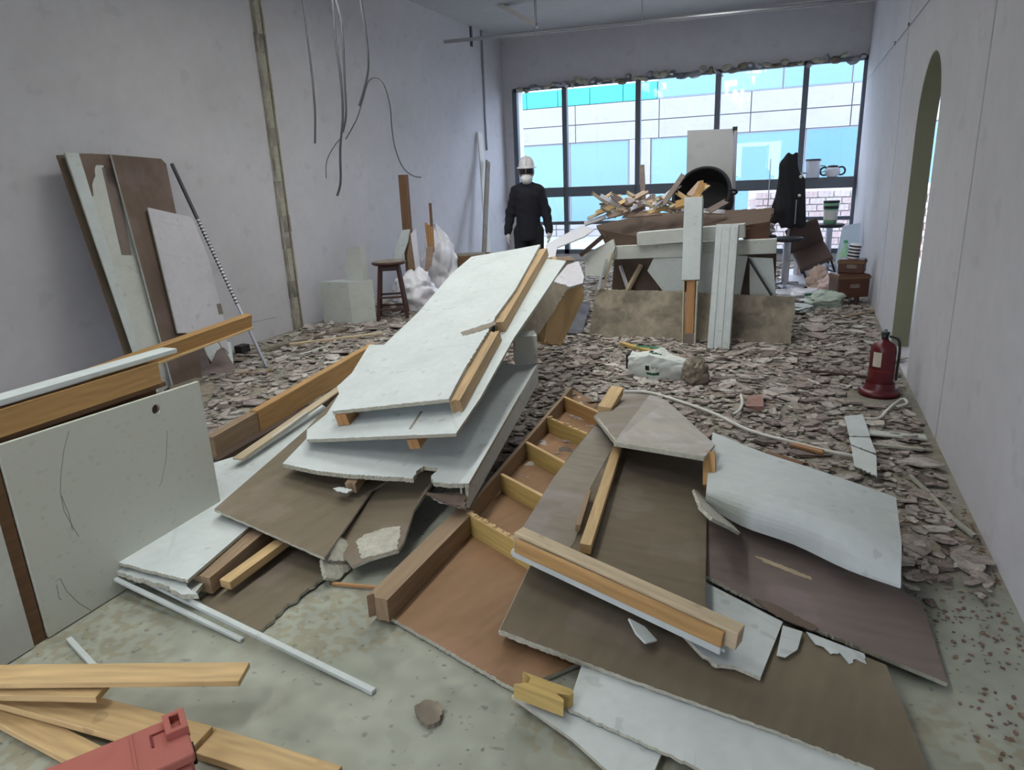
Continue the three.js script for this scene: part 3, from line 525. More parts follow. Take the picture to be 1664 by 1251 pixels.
{
  const pl = plane3([1140, 850, 0.17], [1140, 930, 0.15], [1540, 1108, 0.03]);
  const t = thing('brown_board', 'reddish brown board running to the right under the curling white sheet', 'board', at(1320, 970, 0));
  slab('board', [[1138, 838], [1138, 930], [1240, 983], [1300, 1010], [1400, 1052], [1540, 1110], [1500, 985], [1380, 900], [1200, 840]], pl, 0.014, [M.kraftMauve, M.core], { parent: t, jag: { 1: 0.003, 2: 0.004, 3: 0.003 } });
  slab('peeled_strip', [[1228, 903], [1250, 910], [1318, 937], [1320, 941], [1300, 935], [1246, 914]], { n: pl.n, d: pl.d + 0.004 }, 0.004, M.pineGrey, { parent: t, jag: { all: 0.003 } });
  slab('peeled_paper', [[1225, 972], [1262, 983], [1330, 1020], [1320, 1024], [1262, 1000]], { n: pl.n, d: pl.d + 0.004 }, 0.005, M.kraftRed, { parent: t, jag: { all: 0.006 } });
  const pw = plane3([1143, 950, 0.125], [1270, 1005, 0.10], [1145, 1060, 0.105]);
  tag(slab('panel_offcut', [[1120, 930], [1160, 953], [1272, 1010], [1236, 1100], [1195, 1082], [1165, 1080], [1142, 1064], [1110, 1030]], pw, 0.014, [M.white, M.core], { jag: { 4: 0.006, 5: 0.006 } }), 'white panel offcut with broken corner below the timber end', 'panel offcut');
  tag(slab('torn_paper', [[1272, 1016], [1304, 1026], [1296, 1055], [1276, 1068], [1262, 1064]], plane3([1272, 1016, 0.105], [1304, 1026, 0.10], [1270, 1066, 0.09]), 0.003, M.white), 'tongue of torn white paper beside the jagged paper strip', 'paper');
  const pj = plane3([1310, 1028, 0.095], [1405, 1062, 0.082], [1340, 1070, 0.084]);
  tag(slab('torn_paper', [[1310, 1026], [1405, 1062], [1408, 1078], [1392, 1070], [1380, 1078], [1365, 1060], [1350, 1062], [1338, 1050], [1325, 1046]], pj, 0.003, M.white, { jag: { 1: 0.004, 3: 0.006, 5: 0.005 } }), 'jagged torn white paper strip under the reddish board', 'paper');
  tag(slab('plaster_chip', [[1022, 1004], [1048, 1018], [1068, 1040], [1050, 1044], [1034, 1028]], plane3([1022, 1004, 0.16], [1068, 1040, 0.11], [1034, 1028, 0.14]), 0.008, M.white), 'small white chip under the timber-edged panel', 'plaster');
}
{ // bottom boards
  const pl = plane3([813, 1022, 0.085], [1440, 1251, 0.06], [860, 925, 0.10]);
  const t = thing('brown_board', 'large brown board with layered edge across the bottom foreground', 'board', at(1140, 1120, 0));
  const o = [[812, 1023], [1010, 1098], [1250, 1184], [1455, 1262], [1525, 1290], [1440, 1080], [1250, 1005], [1100, 950], [862, 918]];
  slab('face_sheet', o, pl, 0.012, [M.kraft, M.core], { parent: t, jag: { 0: 0.002, 1: 0.002, 2: 0.003 } });
  slab('back_sheet', o.map(([u, v]) => [u - 2, v + 3]), lower(pl, 0.015), 0.012, [M.whiteWarm, M.core], { parent: t, jag: { 0: 0.003, 1: 0.004 } });
  tag(slab('white_board', [[946, 1078], [922, 1150], [1120, 1240], [1230, 1300], [1520, 1300], [1300, 1190], [1010, 1090]], plane3([946, 1083, 0.055], [922, 1150, 0.045], [1230, 1290, 0.04]), 0.012, [M.white, M.core], { jag: { 1: 0.003 } }), 'white board under the layered edge of the large brown board', 'board');
  tag(slab('white_board', [[831, 1130], [862, 1124], [935, 1158], [1076, 1222], [1062, 1256], [1030, 1290], [930, 1200]], plane3([831, 1130, 0.03], [1076, 1222, 0.025], [1030, 1290, 0.025]), 0.012, [M.white, M.core], { jag: { 0: 0.004, 1: 0.005 } }), 'narrow pointed white board at the bottom edge of the picture', 'board');
  tag(splinter('broken_timber', at(842, 1112, 0.075), at(922, 1142, 0.065), 0.06, 0.05, M.yellow, { amp: 0.035 }), 'splintered yellow timber end on the rust brown back board', 'timber');
  tag(slab('plaster_lump', [[673, 1148], [690, 1136], [712, 1140], [720, 1153], [712, 1172], [695, 1178], [682, 1168]], plane3([673, 1148, 0.02], [712, 1140, 0.022], [695, 1178, 0.016]), 0.02, M.dirty, { jag: { all: 0.003 } }), 'flat brown clod alone on the bare concrete floor', 'clod');
}
{ // timbers and red crate, lower left corner
  tag(bar('pine_board', at(-120, 1100, 0.15), at(398, 1095, 0.13), 0.085, 0.02, M.pine), 'top pine board of the lower left corner, long and level', 'board');
  tag(bar('pine_board', at(-120, 1112, 0.115), at(174, 1118, 0.11), 0.10, 0.022, M.pine), 'short pine board just beneath the long level pine board', 'board');
  tag(bar('pine_board', at(20, 1126, 0.065), at(325, 1208, 0.035), 0.11, 0.024, M.pine), 'slanting pine board pointing at the red crate corner', 'board');
  tag(bar('pine_board', at(-90, 1110, 0.03), at(160, 1240, 0.02), 0.075, 0.024, M.pine), 'pale pine board lowest at the left edge of the picture', 'board');
  tag(bar('pine_board', at(300, 1196, 0.014), at(540, 1272, 0.014), 0.095, 0.024, M.pine), 'pine board flat on the floor right of the red crate', 'board');
  // crate
  const p0 = at(38, 1262, 0.20), p1 = at(293, 1158, 0.20), d = p1.clone().sub(p0).setY(0), L = d.length(); d.normalize();
  const t = thing('red_crate', 'red plastic tool crate in the lower left corner', 'crate', V(p1.x, 0, p1.z)), w = 0.17, h = 0.13, nrm = V(d.z, 0, -d.x); if (nrm.z < 0) nrm.negate();
  const o = new THREE.Group(); t.rotation.y = Math.atan2(-d.z, d.x); t.updateMatrixWorld(true);
  // local x runs along the crate towards its far corner, z towards the camera
  box('body', L, h, w - 0.012, -L / 2, 0.062 + h / 2 - 0.03, w / 2, M.crate, t, 0.008);
  box('lid', L + 0.012, 0.028, w, -L / 2, 0.186, w / 2, M.crate, t, 0.008);
  box('rib', 0.006, 0.004, w * 0.85, -0.12, 0.202, w / 2, M.crate, t);
  box('mark', 0.034, 0.003, 0.006, -0.062, 0.2015, 0.045, std(0.16, 0.02, 0.02), t); box('mark', 0.006, 0.003, 0.045, -0.077, 0.2015, 0.068, std(0.16, 0.02, 0.02), t);
  const hd = new THREE.Shape([[-0.024, -0.038], [0.024, -0.038], [0.024, 0.038], [-0.024, 0.038]].map(([a, b]) => new THREE.Vector2(a, b))); hd.holes.push(new THREE.Path([[-0.013, -0.027], [0.013, -0.027], [0.013, 0.027], [-0.013, 0.027]].map(([a, b]) => new THREE.Vector2(a, b))));
  const hg = new THREE.ExtrudeGeometry(hd, { depth: 0.03, bevelEnabled: true, bevelSize: 0.002, bevelThickness: 0.002, bevelSegments: 1 }); hg.rotateX(-Math.PI / 2); const ho = add('handle', hg, M.crate, t); ho.position.set(-0.018, 0.19, 0.05);
  box('latch', 0.012, 0.05, 0.03, 0.004, 0.16, 0.12, M.rubber, t, 0.003);
}
// ---------------------------------------------------------------- left wall: stripped strip, leaning sheets, rod
{
  const strip = new THREE.Group(); strip.name = 'trim_3'; scene.add(strip); struct(strip, 'stripped strip of raw wood and plaster running up the left wall');
  const z = -6.2, w = 0.17; M.galvan2 = std(0.47, 0.45, 0.42, { map: T.dirt });
  for (let i = 0; i < 22; i++) { const y0 = i * YC / 22, y1 = (i + 1) * YC / 22, o = box('raw_plaster', 0.014, y1 - y0 - 0.002, w * rr(0.92, 1.0), XL + 0.007, (y0 + y1) / 2, z + rr(-0.005, 0.005), rnd() < 0.6 ? M.dirty : M.gypsum, strip); o.material = [M.galvan2, M.core, M.gypsum][Math.floor(rnd() * 3)]; }
  box('batten', 0.022, YC, 0.035, XL + 0.012, YC / 2, z + 0.06, M.galvan2, strip); box('batten', 0.02, YC, 0.02, XL + 0.011, YC / 2, z - 0.05, M.dirty, strip);
  const c2 = struct(box('trim_4', 0.03, 1.9, 0.03, XL + 0.016, 2.95, -11.7, M.galvan), 'thin grey conduit on the left wall near the window');
  const top1 = atX(92, 250, -5.02), top2 = atX(270, 262, -5.02), base = plane3(top1, top2, top1.clone().add(V(0.36, -1.84, 0)));
  const lift = (d) => ({ n: base.n, d: base.d + d });
  tag(slab('leaning_sheet', [[93, 252], [150, 249], [262, 640], [232, 650], [206, 580]], lift(0.0), 0.016, [M.kraft, M.brown]), 'hindmost sheet leaning on the left wall, only its dark edge showing', 'sheet');
  const t = thing('leaning_sheet', 'white sheet leaning on the left wall, brown paper torn at its top', 'sheet', V(-4.75, 0, -4.2));
  slab('face_sheet', [[106, 248], [182, 251], [284, 640], [244, 648]], lift(0.05), 0.02, [M.whiteWarm, M.core], { parent: t });
  slab('edge_strip', [[106, 248], [128, 249], [232, 585], [222, 590]], lift(0.054), 0.005, M.white, { parent: t });
  slab('torn_paper', [[128, 249], [182, 251], [186, 300], [176, 300], [168, 268], [156, 268], [150, 300], [152, 318], [146, 322]], lift(0.053), 0.003, M.kraftRed, { parent: t, jag: { 3: 0.02, 4: 0.02, 5: 0.02 } });
  slab('grey_patch', [[166, 272], [186, 272], [214, 414], [198, 414]], lift(0.053), 0.003, M.kraftMauve, { parent: t });
  tag(slab('leaning_sheet', [[181, 251], [262, 258], [270, 266], [287, 350], [330, 620], [285, 640]], lift(0.09), 0.018, [M.kraftRed, M.whiteWarm], { jag: { 1: 0.01 } }), 'red brown sheet leaning on the left wall', 'sheet');
  const f = plane3(atX(240, 338, -4.82), atX(312, 354, -4.82), atX(240, 338, -4.82).add(V(0.3, -1.5, 0.02)));
  const u = thing('leaning_sheet', 'lilac-white sheet with scalloped foot leaning in front of the others', 'sheet', V(-4.55, 0, -4.9));
  slab('face_sheet', [[240, 337], [312, 353], [340, 420], [364, 520], [372, 575], [340, 540], [318, 548], [300, 541], [289, 541]], f, 0.014, [M.lilac, M.core], { parent: u, jag: { 4: 0.01, 5: 0.01, 6: 0.01 } });
  slab('slot', [[352, 494], [359, 493], [363, 510], [356, 511]], { n: f.n, d: f.d + 0.002 }, 0.002, M.dirty, { parent: u });
  tag(bar('wood_scrap', atX(240, 375, -4.86), atX(243, 392, -4.86), 0.05, 0.03, M.whiteWarm), 'small white scrap wedged behind the lilac-white sheet', 'scrap');
  const A = atX(279, 266, -5.08), B = at(433, 596, 0.012), rod = thing('threaded_rod', 'long perforated metal rod leaning on the left wall', 'rod', V(B.x, 0, B.z));
  bar('rod', A, B, 0.022, 0.022, M.steel, { parent: rod });
  const dv = B.clone().sub(A); for (let i = 0; i < 26; i++) { const p = A.clone().addScaledVector(dv, 0.28 + i * 0.016); bar('perforation', p, p.clone().addScaledVector(dv, 0.006), 0.026, 0.026, M.black, { parent: rod }); }
  bar('grip', A, A.clone().addScaledVector(dv, 0.27), 0.025, 0.025, M.cable, { parent: rod });
  const bm = thing('amber_beam', 'amber beam with nailed end in front of the leaning sheets', 'beam', V(-4.35, 0, -4.2));
  const a = atX(150, 612, -4.35), b = atX(405, 520, -4.35);
  bar('timber', a, b, 0.06, 0.115, M.amber, { parent: bm, up: V(0.25, 1, 0).normalize() });
  bar('lath', a.clone().add(V(0.02, -0.068, 0)), b.clone().add(V(0.02, -0.068, 0)), 0.03, 0.016, M.pine, { parent: bm });
  bar('nail', b.clone().add(V(0.02, -0.02, 0)), b.clone().add(V(0.12, -0.01, -0.2)), 0.008, 0.008, M.galvan, { parent: bm });
  // shards in front of the beam
  const ps = plane3([300, 575, 0.14], [372, 600, 0.02], [350, 612, 0.0]);
  tag(slab('plaster_sheet', [[262, 586], [300, 572], [330, 560], [342, 592], [352, 570], [362, 563], [384, 600], [358, 622], [300, 612], [275, 605]], ps, 0.012, [M.kraftMauve, M.core], { jag: { 6: 0.01, 7: 0.01 } }), 'mauve sheet scrap with zigzag edge under the amber beam', 'sheet');
  tag(slab('plaster_sheet', [[328, 562], [352, 552], [375, 556], [380, 595], [350, 600]], lower(ps, 0.02), 0.012, [M.white, M.core]), 'white sheet scrap behind the mauve zigzag scrap', 'sheet');
  tag(slab('plaster_sheet', [[262, 610], [300, 605], [345, 622], [352, 632], [330, 660], [300, 640], [270, 625]], plane3([262, 610, 0.05], [345, 622, 0.03], [330, 660, 0.02]), 0.012, [M.dirty, M.core], { jag: { all: 0.01 } }), 'dusty grey scrap behind the counter corner', 'sheet');
  tag(box('socket_block', 0.09, 0.09, 0.12, at(395, 575, 0).x, 0.045, at(395, 575, 0).z, M.black, null, 0.008), 'small black block on the floor beyond the metal rod', 'block');
  tag(bar('batten', at(405, 575, 0.02), at(560, 535, 0.02), 0.07, 0.03, M.dirty), 'dusty batten on the floor from black block to white carton', 'batten');
  tag(bar('batten', at(470, 560, 0.02), at(620, 542, 0.02), 0.06, 0.025, M.pineGrey), 'grey batten on the floor below the white carton', 'batten');
  tag(bar('batten', at(380, 608, 0.015), at(445, 602, 0.015), 0.03, 0.02, M.oldwood), 'short brown batten at the foot of the metal rod', 'batten');
}
// ---------------------------------------------------------------- carton, stool, bags along the left wall
{
  const a = at(527, 525, 0), b = at(573, 527, 0), c = at(612, 522, 0), d = a.clone().add(c).sub(b), h = 0.47;
  const t = thing('white_carton', 'white carton standing on the floor at the left wall', 'carton', V(b.x, 0, b.z));
  const sd = (name, p, q) => { const x = q.clone().sub(p).normalize(), n = x.clone().cross(V(0, 1, 0)); if (n.dot(b.clone().sub(d)) < 0) n.negate(); return slabFrom(name, [p, q, q.clone().setY(h), p.clone().setY(h)], n, 0.01, M.whiteWarm, { parent: t }); };
  sd('side', a, b); sd('side', b, c); const n3 = b.clone().sub(c); slabFrom('side', [d, a, a.clone().setY(h), d.clone().setY(h)], n3.setY(0).normalize(), 0.01, M.whiteWarm, { parent: t }); 
  slabFrom('lid', [a, b, c, d].map((p) => p.clone().setY(h + 0.012)), V(0, 1, 0), 0.012, M.white, { parent: t });
  const f = a.clone().add(d).multiplyScalar(0.5).setY(h + 0.012); 
  tag(slabFrom('foam_board', [[561, 447], [590, 446], [584, 401], [562, 405]].map(([u, v], i) => { const p = atZ(u, v, f.z - 0.02); if (i < 2) p.y = f.y + 0.002; return p; }), V(0, 0, 1), 0.1, M.whiteWarm), 'grey-white foam block standing on the white carton', 'foam');
}
{
  const c = at(640, 516, 0), t = thing('bar_stool', 'dark wooden round bar stool beside the white carton', 'stool', V(c.x, 0, c.z)); t.rotation.set(0, 0.5, 0);
  const H = 0.66; const seat = lathe('seat', [[0, H - 0.035], [0.18, H - 0.035], [0.198, H - 0.02], [0.198, H - 0.006], [0.187, H], [0, H]], M.stool, t); seat.material = M.stool;
  lathe('seat_pad', [[0, H], [0.184, H], [0.18, H + 0.006], [0, H + 0.008]], M.dirty, t);
  const foot = [], tip = []; for (let i = 0; i < 4; i++) { const a = Math.PI / 4 + i * Math.PI / 2; tip.push(V(0.14 * Math.cos(a), H - 0.035, 0.14 * Math.sin(a))); foot.push(V(0.235 * Math.cos(a), 0, 0.235 * Math.sin(a))); }
  t.updateMatrixWorld(true); const w = (p) => t.localToWorld(p.clone());
  for (let i = 0; i < 4; i++) bar('leg', w(foot[i]), w(tip[i]), 0.034, 0.034, M.stool, { parent: t, up: V(0, 0, 1) });
  for (let i = 0; i < 4; i++) for (const k of [0.2 + 0.06 * (i % 2), 0.42 - 0.05 * (i % 2)]) { const j = (i + 1) % 4; bar('rung', w(foot[i].clone().lerp(tip[i], k)), w(foot[j].clone().lerp(tip[j], k)), 0.022, 0.022, M.stool, { parent: t }); }
  for (let i = 0; i < 4; i++) { const j = (i + 1) % 4; bar('apron', w(foot[i].clone().lerp(tip[i], 0.94)), w(foot[j].clone().lerp(tip[j], 0.94)), 0.02, 0.05, M.stool, { parent: t }); }
}
function lump(name, c, r, m, label, cat, o = {}) {       // crumpled bag, sack or rag
  const g = new THREE.IcosahedronGeometry(1, o.detail ?? 12), p = g.attributes.position, v = V(), s0 = rnd() * 50;
  for (let i = 0; i < p.count; i++) {
    v.fromBufferAttribute(p, i); const a = (Math.atan2(v.z, v.x) / 6.2832 + 1) % 1, e = v.y * 0.5 + 0.5;
    const n = fbm(a, e + s0, 8, 7, 3, 301 + (s0 | 0)), f = Math.abs(fbm(a, e + s0, 16, 9, 2, 331) - 0.5), k = 0.72 + 0.55 * n - (o.crease ?? 0.5) * f;
    v.multiplyScalar(k); if (v.y < -0.62) v.y = -0.62; p.setXYZ(i, v.x * r.x, (v.y + 0.62) * r.y / 1.3, v.z * r.z);
  }
  const uv = g.attributes.uv; g.deleteAttribute('normal'); let h = mergeVertices(g, 1e-5); h.computeVertexNormals();
  const q = add(name, h, m); q.position.copy(c); q.rotation.y = o.turn ?? rnd() * 6; return tag(q, label, cat, o.group);
}
lump('plastic_bag', V(-4.35, 0, -7.5), V(0.3, 0.4, 0.22), M.bag, 'white plastic rubbish bag behind the bar stool', 'bag');
lump('plastic_bag', V(-4.45, 0, -8.35), V(0.3, 0.75, 0.24), M.bag, 'taller white rubbish bag next to the wood post', 'bag');
lump('red_rag', V(-3.9, 0, -7.25), V(0.17, 0.13, 0.15), std(0.34, 0.16, 0.15, { map: T.dirt }), 'dull red rag on the floor beside the bar stool', 'rag');
{
  const z = -7.9;
  tag(bar('wood_post', atZ(655, 284, z), atZ(671, 486, z), 0.095, 0.09, M.brown, { up: V(0, 0, 1) }), 'tall brown wood post leaning on the left wall behind the stool', 'post');
  tag(slabFrom('wood_plank', [[668, 378], [676, 390], [680, 448], [665, 440], [662, 415]].map(([u, v]) => atZ(u, v, z + 0.15)), V(0.2, 0, 1).normalize(), 0.03, M.oldwood), 'short brown plank standing against the wood post', 'plank');
  tag(slabFrom('panel_offcut', [[652, 374], [664, 372], [662, 392], [650, 432], [634, 436], [642, 405]].map(([u, v]) => atZ(u, v, z + 0.2)), V(0.1, 0.1, 1).normalize(), 0.015, M.white), 'slanting white panel scrap left of the wood post foot', 'panel offcut');
  tag(slabFrom('panel_offcut', [[664, 380], [672, 372], [684, 440], [690, 455], [680, 458]].map(([u, v]) => atZ(u, v, z + 0.25)), V(-0.1, 0.1, 1).normalize(), 0.012, M.bag), 'narrow white panel scrap right of the wood post foot', 'panel offcut');
  tag(bar('wood_scrap', atZ(699, 330, z - 0.35), atZ(708, 470, z - 0.35), 0.03, 0.03, M.brown, { up: V(0, 0, 1) }), 'thin brown stick above the taller white bag', 'stick');
  for (let i = 0; i < 3; i++) tag(bar('wood_scrap', atZ(692 + i * 5, 362 + i * 3, z), atZ(698 + i * 3, 410, z + 0.05), 0.028, 0.03, M.orange, { up: V(0, 0, 1) }), ['left', 'middle', 'right'][i] + ' one of three splintered orange sticks in the taller white bag', 'stick', 'sticks in the white bag');
  tag(slabFrom('pink_scrap', [[693, 402], [704, 400], [700, 432], [690, 446]].map(([u, v]) => atZ(u, v, z + 0.1)), V(0, 0, 1), 0.02, std(0.5, 0.36, 0.3, { map: T.grain })), 'pinkish board scrap in front of the taller white bag', 'scrap');
  const c = at(748, 445, 0); 
  const t = thing('wooden_crate', 'open brown wooden crate behind the central stack', 'crate', V(-4.25, 0, -9.0)); t.rotation.y = 0.35;
  box('side', 0.5, 0.3, 0.02, 0, 0.36, 0.2, M.brown, t); box('side', 0.5, 0.3, 0.02, 0, 0.36, -0.2, M.brown, t); box('side', 0.02, 0.3, 0.38, -0.24, 0.36, 0, M.oldwood, t); box('side', 0.02, 0.3, 0.38, 0.24, 0.36, 0, M.oldwood, t); box('bottom', 0.5, 0.02, 0.4, 0, 0.22, 0, M.brown, t); box('cloth', 0.4, 0.05, 0.3, -0.03, 0.5, 0, M.dirty, t, 0.02);
  for (const [x, zz] of [[-0.22, -0.18], [0.22, -0.18], [-0.22, 0.18], [0.22, 0.18]]) box('foot', 0.04, 0.22, 0.04, x, 0.11, zz, M.brown, t);
  // boards leaning on the left wall beside the window
  tag(bar('leaning_board', atX(780, 216, -5.1), V(-4.85, 0.02, -10.9), 0.14, 0.02, M.pvc, { up: V(1, 0, 0.2).normalize() }), 'taller pale board leaning on the left wall near the window', 'board');
  tag(bar('leaning_board', atX(793, 262, -4.95), V(-4.7, 0.02, -10.3), 0.12, 0.02, M.kraftGrey, { up: V(1, 0, 0.2).normalize() }), 'shorter grey board leaning next to the taller pale board', 'board');
}
// ---------------------------------------------------------------- hanging cables and ceiling services
{
  const z = -5.5, q = (u, v, dz = 0) => atZ(u, v, z + dz), up = (p, dx = 0) => V(p.x + dx, YC - 0.005, p.z);
  const hang = (label, pts, r, o) => { const P = pts.map(([u, v, d]) => q(u, v, d ?? 0)); return tag(tube('hanging_cable', [up(P[0], -0.1), P[0].clone().lerp(up(P[0], -0.1), 0.5), ...P], r, M.cable, null, 80), label, 'cable'); };
  hang('single cut cable hanging nearest the stripped strip', [[492, 0], [500, 60], [507, 120], [512, 180], [512, 233]], 0.01);
  hang('longest of the hanging cables, ending low beside its twin', [[540, 0], [545, 60], [554, 130], [557, 190], [553, 240], [553, 300], [548, 318]], 0.011);
  hang('shorter twin of the longest hanging cable', [[546, 0], [555, 40], [560, 130], [562, 190], [557, 215]], 0.01);
  hang('thick hanging cable ending in a frayed stub on the right', [[586, 0], [595, 60], [598, 110], [593, 140], [584, 172]], 0.011);
  tag(tube('looped_wire', [q(562, 226), q(570, 212), q(581, 190), q(590, 160), q(599, 132), q(609, 126), q(621, 133), q(633, 168), q(637, 210), q(642, 240), q(655, 272), q(672, 286), q(684, 288)], 0.0055, M.cable, null, 90), 'thin wire looping up over the frayed cable and down again', 'wire');
  tag(tube('looped_wire', [q(556, 222), q(545, 235), q(531, 262), q(530, 290)], 0.004, M.cable), 'thin grey wire curling off the longest cable', 'wire');
  const zp = -9.5, a = atZ(722, 68, zp), b = V(XR - 0.01, 3.25, zp), t = thing('ceiling_pipe', 'grey conduit pipe hanging across the room before the window wall', 'pipe', V(-2, 3.3, zp));
  tube('pipe', [a, a.clone().lerp(b, 0.5), b], 0.024, M.galvan, t);
  for (const u of [870, 1043]) { const p = atZ(u, u < 900 ? 53 : 33, zp); p.y = a.y + (b.y - a.y) * (p.x - a.x) / (b.x - a.x); bar('hanger', p, p.clone().setY(YC), 0.012, 0.012, M.galvan, { parent: t, up: V(0, 0, 1) }); const c = add('clamp', new THREE.TorusGeometry(0.028, 0.008, 6, 14), M.galvan, null); taken.clamp = -1; delete taken.clamp; c.name = 'clamp'; c.position.copy(p); c.rotation.y = Math.PI / 2; under(t, c); }
  const z2 = -10.3, c1 = atZ(812, 12, z2), c2 = atZ(872, 44, z2);
  const tr = thing('cable_tray', 'short white cable tray under the ceiling near the window corner', 'tray', c1); bar('channel', c1, c2, 0.13, 0.02, M.pvc, { parent: tr }); bar('lip', c1.clone().add(V(0, 0.03, 0.065)), c2.clone().add(V(0, 0.03, 0.065)), 0.01, 0.06, M.pvc, { parent: tr }); bar('lip', c1.clone().add(V(0, 0.03, -0.065)), c2.clone().add(V(0, 0.03, -0.065)), 0.01, 0.06, M.pvc, { parent: tr }); bar('hanger', c2, c2.clone().setY(YC), 0.01, 0.01, M.galvan, { parent: tr, up: V(0, 0, 1) }); bar('hanger', c1, c1.clone().setY(YC), 0.01, 0.01, M.galvan, { parent: tr, up: V(0, 0, 1) });
  const bx = atZ(766, 20, -11.4); tag(bar('drop_channel', V(bx.x, 3.6, -11.3), V(bx.x, YC - 0.005, -11.3), 0.06, 0.06, M.cable, { up: V(0, 0, 1) }), 'dark channel stub under the ceiling above the wall conduit', 'channel');
  // cable line with clips on the right wall
  const w = thing('wall_cable', 'thin cable clipped high along the right wall', 'cable', V(XR - 0.005, 2.69, -9)); tube('cable', [V(XR - 0.005, 2.69, -4.5), V(XR - 0.005, 2.67, -7), V(XR - 0.005, 2.69, -9.5), V(XR - 0.005, 2.7, -12.5)], 0.005, M.galvan, w);
  for (const zz of [-7.77, -8.83]) box('clip', 0.012, 0.03, 0.03, 0, 2.69 - 2.69, zz + 9, M.cable, w);
}
